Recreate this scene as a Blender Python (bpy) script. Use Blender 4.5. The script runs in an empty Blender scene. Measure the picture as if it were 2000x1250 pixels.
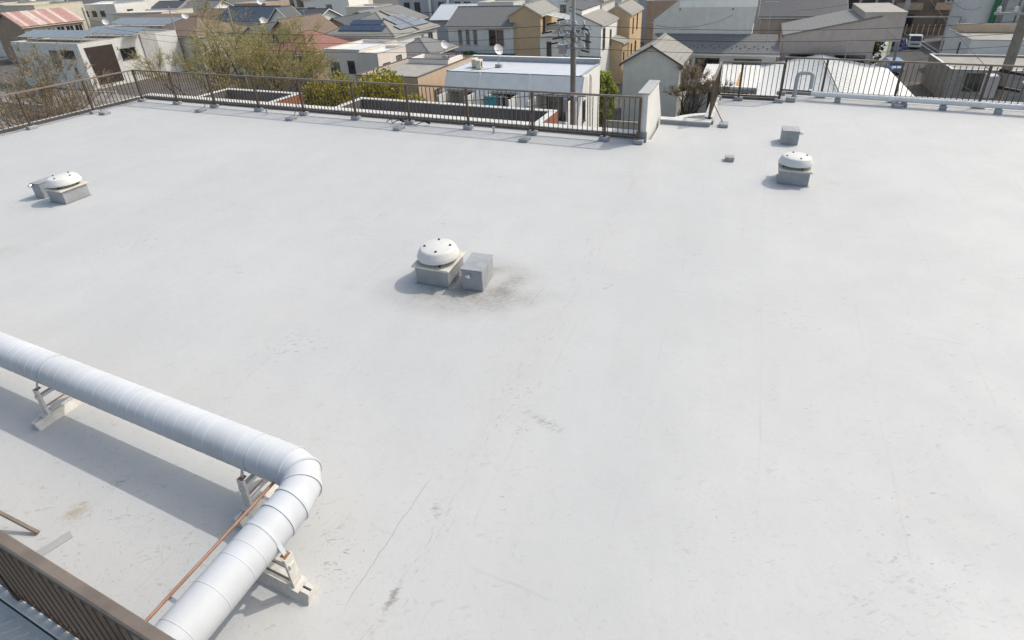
import bpy, bmesh, math, random
from mathutils import Vector, Matrix
random.seed(7)
R = math.radians
sc = bpy.context.scene
col = sc.collection

# ------------------------------------------------------------------ camera
cam = bpy.data.cameras.new('camera'); cam_o = bpy.data.objects.new('camera', cam); col.objects.link(cam_o)
sc.camera = cam_o
FPX, YAW, PIT, ROL, CY = 1050.3, -.42589, .44632, -.04755, 418.9
cam.sensor_fit = 'HORIZONTAL'; cam.sensor_width = 36; cam.lens = 36 * FPX / 2000
cam.shift_y = -(625 - CY) / 2000
cam.clip_start = .05; cam.clip_end = 3000
_f = Vector((math.sin(YAW) * math.cos(PIT), math.cos(YAW) * math.cos(PIT), -math.sin(PIT)))
_r = Vector((math.cos(YAW), -math.sin(YAW), 0)); _u = _r.cross(_f)
_rr = _r * math.cos(ROL) + _u * math.sin(ROL); _uu = _u * math.cos(ROL) - _r * math.sin(ROL)
cam_o.matrix_world = Matrix(((_rr.x, _uu.x, -_f.x, 0), (_rr.y, _uu.y, -_f.y, 0), (_rr.z, _uu.z, -_f.z, 4.2), (0, 0, 0, 1)))

# ------------------------------------------------------------------ sky, sun, exposure
SUN = Vector((.60, .625, 1.0)).normalized()
elev = math.asin(SUN.z); azim = math.atan2(SUN.x, SUN.y)
w = bpy.data.worlds.new('World'); sc.world = w; w.use_nodes = True
nt = w.node_tree; nt.nodes.clear()
sky = nt.nodes.new('ShaderNodeTexSky'); sky.sky_type = 'NISHITA'; sky.sun_disc = False
sky.sun_elevation = elev; sky.sun_rotation = azim; sky.air_density = 1.6; sky.dust_density = 4.0; sky.ozone_density = .6
bg = nt.nodes.new('ShaderNodeBackground'); bg.inputs[1].default_value = .15
wo = nt.nodes.new('ShaderNodeOutputWorld')
nt.links.new(sky.outputs[0], bg.inputs[0]); nt.links.new(bg.outputs[0], wo.inputs[0])
sl = bpy.data.lights.new('sun', 'SUN'); sl.energy = 2.0; sl.angle = R(.53); sl.color = (1, .955, .88)
so = bpy.data.objects.new('sun', sl); col.objects.link(so)
so.rotation_euler = (-SUN).to_track_quat('-Z', 'Y').to_euler()
so.location = (20, 20, 40)
sc.view_settings.view_transform = 'Standard'; sc.view_settings.look = 'None'
sc.view_settings.exposure = 0.20; sc.view_settings.gamma = 1; sc.view_settings.use_curve_mapping = False

# ------------------------------------------------------------------ materials
MATS = {}
def mat(name, c, rough=.7, var=.10, scale=3.0, bump=.0, metal=0.0, c2=None, lines=None, dirt=0.0, spec=.4):
    """Principled surface with noise-varied colour, fine bump and optional course lines (axis, pitch, depth)."""
    if name in MATS: return MATS[name]
    m = bpy.data.materials.new(name); m.use_nodes = True; n = m.node_tree; N = n.nodes; L = n.links
    b = N['Principled BSDF']; b.inputs['Roughness'].default_value = rough; b.inputs['Metallic'].default_value = metal
    b.inputs['Specular IOR Level'].default_value = spec
    tc = N.new('ShaderNodeTexCoord'); geo = N.new('ShaderNodeNewGeometry')
    ns = N.new('ShaderNodeTexNoise'); ns.inputs['Scale'].default_value = scale; ns.inputs['Detail'].default_value = 6; ns.inputs['Roughness'].default_value = .62
    L.new(geo.outputs['Position'], ns.inputs['Vector'])
    rp = N.new('ShaderNodeValToRGB'); rp.color_ramp.elements[0].position = .28; rp.color_ramp.elements[1].position = .72
    d = c2 if c2 else tuple(x * (1 - 2 * var) for x in c)
    rp.color_ramp.elements[0].color = (*d, 1); rp.color_ramp.elements[1].color = (*(tuple(min(1, x * (1 + var)) for x in c)), 1)
    L.new(ns.outputs['Fac'], rp.inputs['Fac']); out = rp.outputs['Color']
    # each object a slightly different tone
    oi = N.new('ShaderNodeObjectInfo'); mr = N.new('ShaderNodeMapRange'); mr.inputs['To Min'].default_value = .93; mr.inputs['To Max'].default_value = 1.05
    L.new(oi.outputs['Random'], mr.inputs['Value'])
    hs = N.new('ShaderNodeHueSaturation'); L.new(mr.outputs[0], hs.inputs['Value']); L.new(out, hs.inputs['Color']); out = hs.outputs['Color']
    hgt = None
    if dirt > 0:      # rain streaks: noise stretched along z
        mp = N.new('ShaderNodeMapping'); mp.inputs['Scale'].default_value = (2.2, 2.2, .22); L.new(geo.outputs['Position'], mp.inputs['Vector'])
        n2 = N.new('ShaderNodeTexNoise'); n2.inputs['Scale'].default_value = 1.6; n2.inputs['Detail'].default_value = 5; L.new(mp.outputs[0], n2.inputs['Vector'])
        r2 = N.new('ShaderNodeMapRange'); r2.inputs['From Min'].default_value = .5; r2.inputs['From Max'].default_value = .78; r2.inputs['To Max'].default_value = dirt
        L.new(n2.outputs['Fac'], r2.inputs['Value'])
        mx = N.new('ShaderNodeMix'); mx.data_type = 'RGBA'; L.new(r2.outputs[0], mx.inputs['Factor']); L.new(out, mx.inputs['A']); mx.inputs['B'].default_value = (.13, .12, .10, 1)
        out = mx.outputs['Result']
    if lines:
        ax, pitch, dep = lines
        sp = N.new('ShaderNodeSeparateXYZ'); L.new(tc.outputs['Object'], sp.inputs[0])
        mm = N.new('ShaderNodeMath'); mm.operation = 'DIVIDE'; L.new(sp.outputs['XYZ'.index(ax)], mm.inputs[0]); mm.inputs[1].default_value = pitch
        fr = N.new('ShaderNodeMath'); fr.operation = 'FRACT'; L.new(mm.outputs[0], fr.inputs[0])
        st = N.new('ShaderNodeMapRange'); st.inputs['From Min'].default_value = 0; st.inputs['From Max'].default_value = .16; L.new(fr.outputs[0], st.inputs['Value'])
        hgt = st.outputs[0]
        mx = N.new('ShaderNodeMix'); mx.data_type = 'RGBA'; mx.blend_type = 'MULTIPLY'; mx.inputs['Factor'].default_value = dep
        L.new(out, mx.inputs['A']); L.new(hgt, mx.inputs['B']); out = mx.outputs['Result']
    L.new(out, b.inputs['Base Color'])
    if bump > 0 or hgt is not None:
        bp = N.new('ShaderNodeBump'); bp.inputs['Strength'].default_value = max(bump, .25) ; bp.inputs['Distance'].default_value = .02
        if hgt is not None: L.new(hgt, bp.inputs['Height'])
        else:
            n3 = N.new('ShaderNodeTexNoise'); n3.inputs['Scale'].default_value = scale * 9; n3.inputs['Detail'].default_value = 3
            L.new(geo.outputs['Position'], n3.inputs['Vector']); L.new(n3.outputs['Fac'], bp.inputs['Height'])
        L.new(bp.outputs[0], b.inputs['Normal'])
    MATS[name] = m
    return m

def glass_mat(name, c=(.03, .035, .04)):
    if name in MATS: return MATS[name]
    m = mat(name, c, rough=.08, var=.5, scale=.9, spec=.8); return m

# ------------------------------------------------------------------ mesh helpers
class MB:
    def __init__(s): s.v = []; s.f = []
    def quad(s, *p):
        i = len(s.v); s.v += [tuple(q) for q in p]; s.f.append(tuple(range(i, i + len(p)))); return s
    def box(s, x0, x1, y0, y1, z0, z1):
        i = len(s.v)
        s.v += [(x0, y0, z0), (x1, y0, z0), (x1, y1, z0), (x0, y1, z0), (x0, y0, z1), (x1, y0, z1), (x1, y1, z1), (x0, y1, z1)]
        s.f += [tuple(i + k for k in q) for q in ((3, 2, 1, 0), (4, 5, 6, 7), (0, 1, 5, 4), (1, 2, 6, 5), (2, 3, 7, 6), (3, 0, 4, 7))]; return s
    def prism(s, poly, d):
        """poly: list of 3D points; d: extrusion vector"""
        i = len(s.v); n = len(poly); d = Vector(d)
        s.v += [tuple(p) for p in poly] + [tuple(Vector(p) + d) for p in poly]
        s.f.append(tuple(i + k for k in range(n))[::-1]); s.f.append(tuple(i + n + k for k in range(n)))
        for k in range(n): s.f.append((i + k, i + (k + 1) % n, i + n + (k + 1) % n, i + n + k))
        return s
    def beam(s, a, b, w, h=None, up=(0, 0, 1)):
        a, b = Vector(a), Vector(b); h = h or w; d = (b - a).normalized(); u = Vector(up)
        if abs(d.dot(u)) > .98: u = Vector((0, 1, 0))
        sx = d.cross(u).normalized(); uu = sx.cross(d).normalized()
        return s.prism([a + sx * (-w / 2) + uu * (-h / 2), a + sx * (w / 2) + uu * (-h / 2), a + sx * (w / 2) + uu * (h / 2), a + sx * (-w / 2) + uu * (h / 2)], b - a)
    def tube(s, pts, r, n=8, cap=True):
        pts = [Vector(p) for p in pts]; rs = r if isinstance(r, (list, tuple)) else [r] * len(pts)
        i0 = len(s.v); u = None
        for k, p in enumerate(pts):
            d = (pts[min(k + 1, len(pts) - 1)] - pts[max(k - 1, 0)]).normalized()
            if u is None: u = d.orthogonal().normalized()
            u = (u - d * u.dot(d)).normalized(); v = d.cross(u)
            for j in range(n):
                t = 2 * math.pi * j / n; s.v.append(tuple(p + (u * math.cos(t) + v * math.sin(t)) * rs[k]))
        for k in range(len(pts) - 1):
            for j in range(n):
                a = i0 + k * n + j; b = i0 + k * n + (j + 1) % n; s.f.append((a, b, b + n, a + n))
        if cap:
            s.f.append(tuple(i0 + j for j in range(n))[::-1]); e = i0 + (len(pts) - 1) * n; s.f.append(tuple(e + j for j in range(n)))
        return s
    def lathe(s, prof, n=40, c=(0, 0, 0)):
        i0 = len(s.v)
        for r, z in prof:
            for j in range(n):
                t = 2 * math.pi * j / n; s.v.append((c[0] + r * math.cos(t), c[1] + r * math.sin(t), c[2] + z))
        for k in range(len(prof) - 1):
            for j in range(n):
                a = i0 + k * n + j; b = i0 + k * n + (j + 1) % n; s.f.append((a, b, b + n, a + n))
        s.f.append(tuple(i0 + j for j in range(n))[::-1]); e = i0 + (len(prof) - 1) * n; s.f.append(tuple(e + j for j in range(n)))
        return s
    def mesh(s, name, m, smooth=False, bevel=0):
        me = bpy.data.meshes.new(name); me.from_pydata(s.v, [], s.f); me.update()
        if bevel:
            bm = bmesh.new(); bm.from_mesh(me); bmesh.ops.remove_doubles(bm, verts=bm.verts, dist=1e-5)
            bmesh.ops.bevel(bm, geom=bm.edges[:], offset=bevel, segments=1, affect='EDGES', clamp_overlap=True); bm.to_mesh(me); bm.free()
        if smooth:
            for p in me.polygons: p.use_smooth = True
            try: me.set_sharp_from_angle(angle=R(38))
            except Exception: pass
        me.materials.append(m); return me
    def build(s, name, m, parent=None, smooth=False, bevel=0):
        return link(name, s.mesh(name, m, smooth, bevel), parent)

def link(name, me, parent=None, loc=None, rot=None):
    o = bpy.data.objects.new(name, me); col.objects.link(o)
    if parent is not None: o.parent = parent
    if loc is not None: o.location = loc
    if rot is not None: o.rotation_euler = rot
    return o
def tag(o, label, cat, group=None, kind=None):
    if label: o['label'] = label
    if cat: o['category'] = cat
    if group: o['group'] = group
    if kind: o['kind'] = kind
    return o
def thing(name, label, cat, loc=(0, 0, 0), rz=0, group=None):
    o = bpy.data.objects.new(name, None); o.empty_display_size = .2; col.objects.link(o); o.location = loc; o.rotation_euler = (0, 0, rz)
    return tag(o, label, cat, group)

# ================================================================== FOREGROUND: the roof
def roof_material():
    m = bpy.data.materials.new('coated_roof'); m.use_nodes = True; n = m.node_tree; N = n.nodes; L = n.links
    b = N['Principled BSDF']; b.inputs['Roughness'].default_value = .62; b.inputs['Specular IOR Level'].default_value = .35
    geo = N.new('ShaderNodeNewGeometry'); pos = geo.outputs['Position']
    def noise(scale, detail=5, rough=.6, vec=None, dist=0):
        t = N.new('ShaderNodeTexNoise'); t.inputs['Scale'].default_value = scale; t.inputs['Detail'].default_value = detail
        t.inputs['Roughness'].default_value = rough; t.inputs['Distortion'].default_value = dist; L.new(vec or pos, t.inputs['Vector']); return t.outputs['Fac']
    def rng(v, a, b_, c=0., d=1.):
        t = N.new('ShaderNodeMapRange'); t.inputs['From Min'].default_value = a; t.inputs['From Max'].default_value = b_; t.inputs['To Min'].default_value = c; t.inputs['To Max'].default_value = d
        L.new(v, t.inputs['Value']); return t.outputs[0]
    def math2(op, a, b_):
        t = N.new('ShaderNodeMath'); t.operation = op
        for k, x in enumerate((a, b_)):
            if isinstance(x, (int, float)): t.inputs[k].default_value = x
            else: L.new(x, t.inputs[k])
        return t.outputs[0]
    def mixc(fac, a, b_):
        t = N.new('ShaderNodeMix'); t.data_type = 'RGBA'
        if isinstance(fac, (int, float)): t.inputs['Factor'].default_value = fac
        else: L.new(fac, t.inputs['Factor'])
        for s_, x in (('A', a), ('B', b_)):
            if isinstance(x, tuple): t.inputs[s_].default_value = (*x, 1)
            else: L.new(x, t.inputs[s_])
        return t.outputs['Result']
    def mapped(loc, rot, scl):
        t = N.new('ShaderNodeMapping'); t.vector_type = 'TEXTURE'
        t.inputs['Location'].default_value = loc; t.inputs['Rotation'].default_value = (0, 0, R(rot)); t.inputs['Scale'].default_value = scl
        L.new(pos, t.inputs['Vector']); return t.outputs[0]
    # broad, soft tone changes of the coating
    base = mixc(rng(noise(.35, 4), .35, .65), (.458, .465, .464), (0.496, 0.503, 0.500))
    base = mixc(rng(noise(1.7, 6, .65), .42, .75, 0, .35), base, (0.416, 0.424, 0.420))
    base = mixc(rng(noise(7.0, 6, .7), .5, .8, 0, .30), base, (0.400, 0.404, 0.400))
    base = mixc(rng(noise(.8, 3), .56, .72, 0, .30), base, (0.496, 0.484, 0.456))
    # roller laps: long faint bands along y
    base = mixc(rng(noise(1.0, 4, .5, mapped((0, 0, 0), 8, (.55, 7, 1))), .45, .7, 0, .25), base, (0.512, 0.518, 0.515))
    # chips: small dark nicks in clusters
    clus = rng(noise(.9, 4, .7), .52, .68)
    nl = N.new('ShaderNodeVectorMath'); nl.operation = 'LENGTH'; L.new(mapped((-4.3, 1.3, 0), 5, (2.6, 1.1, 1)), nl.inputs[0]); near = rng(nl.outputs['Value'], 1.2, .3, 0, .5)
    c1 = rng(noise(26, 2, .5, mapped((0, 0, 0), 35, (2.6, .8, 1)), 1.2), .645, .69)
    c2 = rng(noise(44, 2, .5, mapped((3, 1, 0), -40, (2.2, .8, 1)), .8), .665, .705)
    chips = math2('MULTIPLY', math2('MAXIMUM', c1, c2), math2('MAXIMUM', math2('MAXIMUM', clus, .22), near))
    fine = rng(noise(60, 3, .6), .69, .75, 0, .5)
    # named stains: (x, y, rot, half length, half width, strength, colour kind)
    spots = [(-3.35, 5.28, 8, 1.0, .36, .66, 3), (-2.85, 5.62, 25, .46, .46, .85, 3), (-2.75, 5.95, 45, .40, .32, .6, 3), (-3.1, 6.15, 10, .60, .30, .6, 3), (-2.55, 5.5, 30, .5, .2, .6, 3),
             (-3.3, 5.5, 10, .62, .32, .9, 3), (-1.39, 6.64, -15, .28, .16, .45, 0), (-1.82, 5.75, -95, .55, .05, .6, 0), (-1.5, 3.7, -14, .34, .09, .95, 0),
             (-1.49, 3.95, -44, .18, .1, .5, 1), (-1.94, 2.46, -51, .12, .07, .9, 0), (-1.9, 1.77, -86, .24, .05, .9, 0), (-2.62, 2.02, -71, .15, .05, .7, 0),
             (-1.9, 10.22, -80, .55, .12, .45, 1), (2.23, 12.72, 13, .4, .16, .55, 1), (1.8, 11.17, -2, .6, .34, .55, 0), (1.63, 3.2, -22, .42, .22, .62, 0),
             (1.2, 2.95, -10, .35, .2, .6, 0), (-4.83, 1.62, 56, .16, .07, .9, 0), (-4.9, 1.28, 20, .17, .12, .7, 2), (-3.85, 1.35, 60, .4, .14, .55, 0),
             (-11.44, 3.94, 7, .4, .2, .5, 2), (-5.42, 4.65, -54, .25, .06, .4, 1), (-6.8, 9.89, 17, .25, .08, .5, 1), (-13.5, 5.5, 10, .7, .3, .30, 0), (-3.2, 1.25, 30, .25, .2, .6, 2),
             (-2.6, 14.0, 70, .5, .15, .6, 2), (1.2, 10.6, 5, .6, .2, .45, 0), (-4.4, 3.4, 40, .8, .04, .35, 0), (-2.3, 4.7, -130, .9, .03, .3, 1)]
    wob = N.new('ShaderNodeTexNoise'); wob.inputs['Scale'].default_value = 3.5; wob.inputs['Detail'].default_value = 4; L.new(pos, wob.inputs['Vector'])
    nz = noise(30, 5, .72, mapped((0, 0, 0), 30, (2.2, .8, 1)), .8)
    sums = [None, None, None, None]
    for x, y, rot, a, c, s_, k in spots:
        t = N.new('ShaderNodeVectorMath'); t.operation = 'LENGTH'; L.new(mapped((x, y, 0), rot, (a, c, 1)), t.inputs[0])
        dd = math2('ADD', t.outputs['Value'], rng(wob.outputs['Fac'], .3, .7, -.35, .35))
        f = math2('MULTIPLY', rng(dd, 1.5, -.1, 0, 1), s_)
        sums[k] = f if sums[k] is None else math2('MAXIMUM', sums[k], f)
    def stain(f, lo, hi):   # speckled edge: noise decides where the stain bites
        return math2('MULTIPLY', rng(math2('ADD', math2('MULTIPLY', f, .42), nz), lo, hi), f)
    colr = mixc(stain(sums[2], .60, .80), base, (0.336, 0.288, 0.176))
    colr = mixc(math2('MULTIPLY', stain(sums[1], .60, .85), .8), colr, (0.320, 0.288, 0.248))
    sums[0] = math2('MAXIMUM', math2('MULTIPLY', sums[0], .80), sums[3])
    colr = mixc(stain(sums[0], .675, .83), colr, (0.175, 0.168, 0.148))
    colr = mixc(math2('MULTIPLY', sums[3], .78), colr, (0.262, 0.256, 0.238))
    colr = mixc(math2('MULTIPLY', chips, .75), colr, (0.216, 0.208, 0.188))
    colr = mixc(math2('MULTIPLY', fine, .6), colr, (0.320, 0.320, 0.312))
    # worn membrane lap along y, and fainter laps beside it
    sx = N.new('ShaderNodeSeparateXYZ'); L.new(pos, sx.inputs[0]); wb = rng(noise(.9, 3), .3, .7, -.10, .10)
    lx = math2('ABSOLUTE', math2('ADD', math2('ADD', sx.outputs['X'], 1.88), wb), 0)
    lapn = noise(22, 4, .7, mapped((0, 0, 0), 82, (3.0, .7, 1)), .6)
    colr = mixc(math2('MULTIPLY', math2('MULTIPLY', rng(lx, .17, .01), rng(lapn, .56, .68)), .55), colr, (.27, .26, .23))
    colr = mixc(math2('MULTIPLY', rng(lx, .5, .0), rng(noise(.7, 3), .45, .7, 0, .22)), colr, (.42, .405, .37))
    fx = math2('ABSOLUTE', math2('SUBTRACT', math2('FRACT', math2('DIVIDE', math2('ADD', sx.outputs['X'], math2('MULTIPLY', wb, .25)), 1.07), 0), .5), 0)
    colr = mixc(math2('MULTIPLY', rng(fx, .014, .004), rng(noise(1.3, 4), .44, .62, 0, .30)), colr, (.36, .365, .36))
    fy = math2('ABSOLUTE', math2('SUBTRACT', math2('FRACT', math2('DIVIDE', math2('ADD', sx.outputs['Y'], math2('MULTIPLY', wb, .4)), 4.3), 0), .5), 0)
    colr = mixc(math2('MULTIPLY', rng(fy, .0045, .0012), rng(noise(1.1, 4), .46, .62, 0, .40)), colr, (.36, .365, .36))
    # pale brown scuffs
    scf = math2('MULTIPLY', rng(noise(5.5, 5, .7, mapped((2, 5, 0), 15, (2.2, .8, 1)), .8), .63, .72), rng(noise(.6, 3), .47, .6))
    colr = mixc(math2('MULTIPLY', scf, .42), colr, (.40, .36, .30))
    bandx = math2('ABSOLUTE', math2('ADD', math2('ADD', sx.outputs['X'], .62), math2('MULTIPLY', wb, 2.0)), 0)
    colr = mixc(rng(bandx, .75, .2, 0, .30), colr, (.43, .44, .44))
    # hairline cracks
    for x, y, rot, ln in ((-2.18, 2.13, -91, .62), (-2.29, 5.67, -95, .3)):
        v = mapped((x, y, 0), rot, (1, 1, 1)); sp = N.new('ShaderNodeSeparateXYZ'); L.new(v, sp.inputs[0])
        yy = math2('ABSOLUTE', math2('ADD', sp.outputs['Y'], rng(wob.outputs['Fac'], .3, .7, -.02, .02)), 0)
        f = math2('MULTIPLY', rng(yy, .005, .002), rng(math2('ABSOLUTE', sp.outputs['X'], 0), ln, ln * .8))
        colr = mixc(math2('MULTIPLY', f, .55), colr, (0.200, 0.192, 0.176))
    L.new(colr, b.inputs['Base Color'])
    bp = N.new('ShaderNodeBump'); bp.inputs['Strength'].default_value = .22; bp.inputs['Distance'].default_value = .015
    L.new(math2('ADD', noise(9, 6, .7), math2('MULTIPLY', chips, -.5)), bp.inputs['Height']); L.new(bp.outputs[0], b.inputs['Normal'])
    L.new(rng(noise(1.2, 5), .3, .7, .52, .75), b.inputs['Roughness'])
    return m

M_roof = roof_material()
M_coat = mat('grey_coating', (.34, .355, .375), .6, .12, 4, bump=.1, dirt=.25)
M_white = mat('white_metal', (.72, .73, .73), .38, .05, 5, dirt=.10)
M_duct = mat('galvanised_white', (.545, .57, .60), .58, .06, 2.5, spec=.3, dirt=.07)
M_dome = mat('dome_cream', (.66, .655, .63), .38, .04, 6, dirt=.06)
M_cap = mat('cap_cream', (.62, .60, .54), .5, .10, 8, dirt=.3)
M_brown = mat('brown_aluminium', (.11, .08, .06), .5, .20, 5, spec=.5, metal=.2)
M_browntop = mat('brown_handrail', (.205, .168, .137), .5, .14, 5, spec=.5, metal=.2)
M_dark = mat('dark_gap', (.03, .03, .032), .6)
M_rust = mat('rust', (.30, .15, .07), .85, .3, 25)
M_rustw = mat('rusty_white', (.68, .665, .62), .55, .10, 22, dirt=.35)
M_copper = mat('copper_conduit', (.36, .20, .13), .5, .15, 12, spec=.5)
M_steel = mat('bright_steel', (.7, .7, .7), .22, .05, 6, metal=.9)
M_conc = mat('concrete', (.42, .40, .36), .85, .14, 9, bump=.2, dirt=.3)
M_bay = mat('dark_bay_grey', (.15, .15, .155), .6, .10, 4, dirt=.25)  # one darker grey all over, for bay and far parapet kerbs
M_brownd = mat('brown_shadow_slat', (.035, .026, .021), .5, .1, 8)  # near slats and rail web: their shade put into a darker brown
M_coping = mat('pale_coping', (.63, .63, .60), .6, .08, 3, dirt=.25)
M_brick = mat('red_brick', (.33, .13, .08), .8, .15, 6, lines=('Z', .07, .5))
M_wallw = mat('white_stucco', (.74, .735, .70), .75, .04, 3, bump=.15, dirt=.10)
M_wallown = mat('beige_stucco', (.55, .52, .46), .8, .06, 3, bump=.15, dirt=.2)
M_rubber = mat('black_rubber', (.02, .02, .02), .5)
M_pvc = mat('grey_pipe', (.42, .43, .44), .4, .08, 6, dirt=.2)

bld = thing('apartment_building', 'large building with pale grey coated flat roof filling the foreground', 'building', (0, 0, -10))
LZ = 10.0   # local z of the roof surface
def bl(x, y, z): return (x, y, z + LZ)
out = [(-20.75, .62), (9.5, .62), (9.5, 18.45), (.95, 18.95), (.95, 17.85), (-.98, 17.85), (-.98, 14.55), (-2.05, 14.55), (-2.05, 12.95), (-20.75, 12.95)]
MB().quad(*[bl(x, y, 0) for x, y in out]).build('roof_deck', M_roof, bld)
mb = MB()
for i, (x, y) in enumerate(out):
    x2, y2 = out[(i + 1) % len(out)]; mb.quad((x, y, 0), (x2, y2, 0), (x2, y2, LZ - .002), (x, y, LZ - .002))
mb.build('outer_wall', M_wallown, bld)
MB().box(-20.75, 9.5, -6, .61, LZ - .25, LZ - .012).build('lower_terrace', M_roof, bld)

def kerb(name, x0, x1, y0, y1, z0, z1, cap=.03):
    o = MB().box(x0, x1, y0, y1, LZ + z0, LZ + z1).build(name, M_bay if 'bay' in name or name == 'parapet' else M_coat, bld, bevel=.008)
    MB().box(x0 - .02, x1 + .02, y0 - .02, y1 + .02, LZ + z1 + .001, LZ + z1 + cap).build('coping', M_coping, o, bevel=.006)
    return o
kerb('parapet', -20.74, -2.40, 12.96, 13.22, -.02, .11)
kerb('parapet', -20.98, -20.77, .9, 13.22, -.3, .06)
for x0, x1, y1 in ((-18.6, -14.9, 14.85), (-12.2, -5.1, 14.80)):       # projecting bays with sunken floors
    MB().box(x0, x1, 13.23, y1, LZ - .95, LZ - .75).build('bay_floor', M_coat, bld)
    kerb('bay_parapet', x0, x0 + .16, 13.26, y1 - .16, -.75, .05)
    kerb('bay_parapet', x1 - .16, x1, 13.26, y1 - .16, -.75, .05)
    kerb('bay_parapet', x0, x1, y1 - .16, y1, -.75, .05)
    MB().box(x0 + .01, x1 - .01, 13.0, y1 + .01, .02, LZ - .76).build('bay_wall', M_brick, bld)
    MB().box(x1 + .001, x1 + .02, 13.26, y1, LZ - 3, LZ + .03).build('brick_facing', M_brick, bld)
# fin wall beside the notch: sloping far edge
fw = MB().prism([bl(-2.34, 12.72, -.4), bl(-2.34, 15.35, -.4), bl(-2.34, 14.15, 1.16), bl(-2.34, 12.72, 1.16)], (.21, 0, 0)).build('fin_wall', M_wallw, bld, bevel=.006)
MB().prism([bl(-2.37, 12.69, 1.162), bl(-2.37, 14.18, 1.162), bl(-2.37, 14.18, 1.20), bl(-2.37, 12.69, 1.20)], (.27, 0, 0)).build('coping', mat('grey_coping', (.40, .41, .40), .6, .08, 3, dirt=.2), fw)
MB().box(-2.36, -2.11, 12.70, 12.78, LZ + .0, LZ + .26).build('base_skirt', M_coat, fw)
kerb('notch_kerb', -2.06, -.80, 14.42, 14.66, -.02, .10)
kerb('parapet', -.98, -.80, 15.1, 17.86, -.2, .06)
kerb('parapet', -.78, .95, 17.66, 17.86, -.02, .07)
mb = MB(); mb.prism([(.98, 18.62, LZ - .02), (9.5, 18.12, LZ - .02), (9.5, 18.42, LZ - .02), (.98, 18.92, LZ - .02)], (0, 0, .10)); mb.build('parapet', M_coat, bld)
# curved stair enclosure below the notch
mb = MB(); cp = MB(); prof = []
for k in range(15):
    t = R(180 - 90 * k / 14); prof.append((-.6 + 2.2 * math.cos(t), 20.6 + 2.2 * math.sin(t)))
prof = [(-2.8, 17.0)] + prof + [(1.2, 22.8)]
for (x, y), (x2, y2) in zip(prof, prof[1:]):
    mb.beam((x, y, LZ - 3.4), (x2, y2, LZ - 3.4), .2, 3.0); cp.beam((x, y, LZ - 1.88), (x2, y2, LZ - 1.88), .3, .05)
mb.build('curved_wall', M_wallw, bld); cp.build('coping', M_coping, bld)

# ------------------------------------------------------------------ railings
bal_me = MB().box(-.009, .009, -.009, .009, .13, 1.08).mesh('baluster', M_brown)
post_me = MB().box(-.03, .03, -.03, .03, .02, 1.10).mesh('post', M_brown, bevel=.004)
foot_me = MB().box(-.12, .12, -.10, .10, 0, .10).mesh('foot_block', M_coat, bevel=.012)
footb_me = MB().box(-.11, .11, -.30, .02, 0, .09).mesh('foot_block', M_coat, bevel=.012)
def railing(label, pts, posts, braces=(), side=(0, -1), bal=.127, feet=True, top=1.12, group=None):
    """pts: plan polyline; posts: distances of posts along it."""
    x0, y0 = pts[0]; root = thing('railing', label, 'railing', (x0, y0, 0), 0, group)
    P = [Vector((x - x0, y - y0, 0)) for x, y in pts]; segs = []; acc = 0
    for a, b in zip(P, P[1:]): segs.append((acc, a, b)); acc += (b - a).length
    def at(s):
        for s0, a, b in reversed(segs):
            if s >= s0 - 1e-6:
                d = (b - a).normalized(); return a + d * (s - s0), math.atan2(d.y, d.x)
    for s0, a, b in segs:
        d = (b - a).normalized() * .03
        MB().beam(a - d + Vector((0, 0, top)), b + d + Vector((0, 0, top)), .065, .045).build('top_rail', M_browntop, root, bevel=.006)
        MB().beam(a + Vector((0, 0, .15)), b + Vector((0, 0, .15)), .035, .045).build('bottom_rail', M_brown, root)
    for i, s in enumerate(posts):
        p, r = at(s); link('post', post_me, root, p, (0, 0, r))
        if feet: link('foot_block', foot_me, root, p + Vector((side[0] * .02, side[1] * .02, .001)), (0, 0, math.atan2(-side[0], side[1]) + math.pi))
        if i in braces:
            q = p + Vector((side[0] * .42, side[1] * .42, 0))
            link('foot_block', footb_me, root, q, (0, 0, math.atan2(-side[0], side[1]) + math.pi))
            MB().tube([p + Vector((side[0] * .03, side[1] * .03, .62)), q + Vector((0, 0, .09))], .011, 6).build('brace', M_brown, root)
    n = int(acc / bal)
    for k in range(1, n):
        s = k * acc / n
        if min(abs(s - q) for q in posts) < .05: continue
        p, r = at(s); link('baluster', bal_me, root, p, (0, 0, r))
    return root
xs = [-20.40, -18.50, -16.65, -14.62, -12.72, -10.70, -8.80, -6.90, -5.02, -3.12, -2.28]
railing('long brown railing along the far roof edge up to the white fin wall', [(-20.40, 12.62), (-2.28, 12.62)], [x + 20.40 for x in xs], braces=(2, 4, 6, 8))
railing('brown railing along the left roof edge in front of bare tree', [(-20.40, 1.0), (-20.40, 12.55)], [.1, 2.0, 3.9, 5.9, 8.0, 9.9], side=(1, 0), braces=(1, 3, 5))
rr_ = railing('brown railing around the roof corner in front of the white metal roof', [(-.85, 14.75), (-.85, 17.50), (.86, 17.50)], [.03, 2.75, 3.35, 4.46], side=(0, -1), braces=())
MB().tube([(.02, 0, .62), (.36, -.12, .06)], .012, 6).build('brace', M_brown, rr_)
link('foot_block', footb_me, rr_, (.38, -.02, .001))
ang = math.atan2(-.55, 5.45)
railing('brown railing behind the white floor pipe at the right roof edge', [(.90, 18.50), (9.3, 17.66)], [.03, 1.12, 2.95, 4.85, 6.75, 8.2], side=(0, -1), braces=(2,))
for x, w_ in ((2.4, 'leftmost'), (3.98, 'second'), (4.85, 'third'), (6.0, 'fourth'), (6.65, 'rightmost')):
    y = 18.2 - (x - .9) * .1
    tag(MB().box(x - .07, x + .07, y - .30, y - .16, .001, .12).build('pipe_block', M_coat, None, bevel=.01), w_ + ' small grey support block under the white floor pipe', 'block', 'grey blocks under the white floor pipe')
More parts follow.
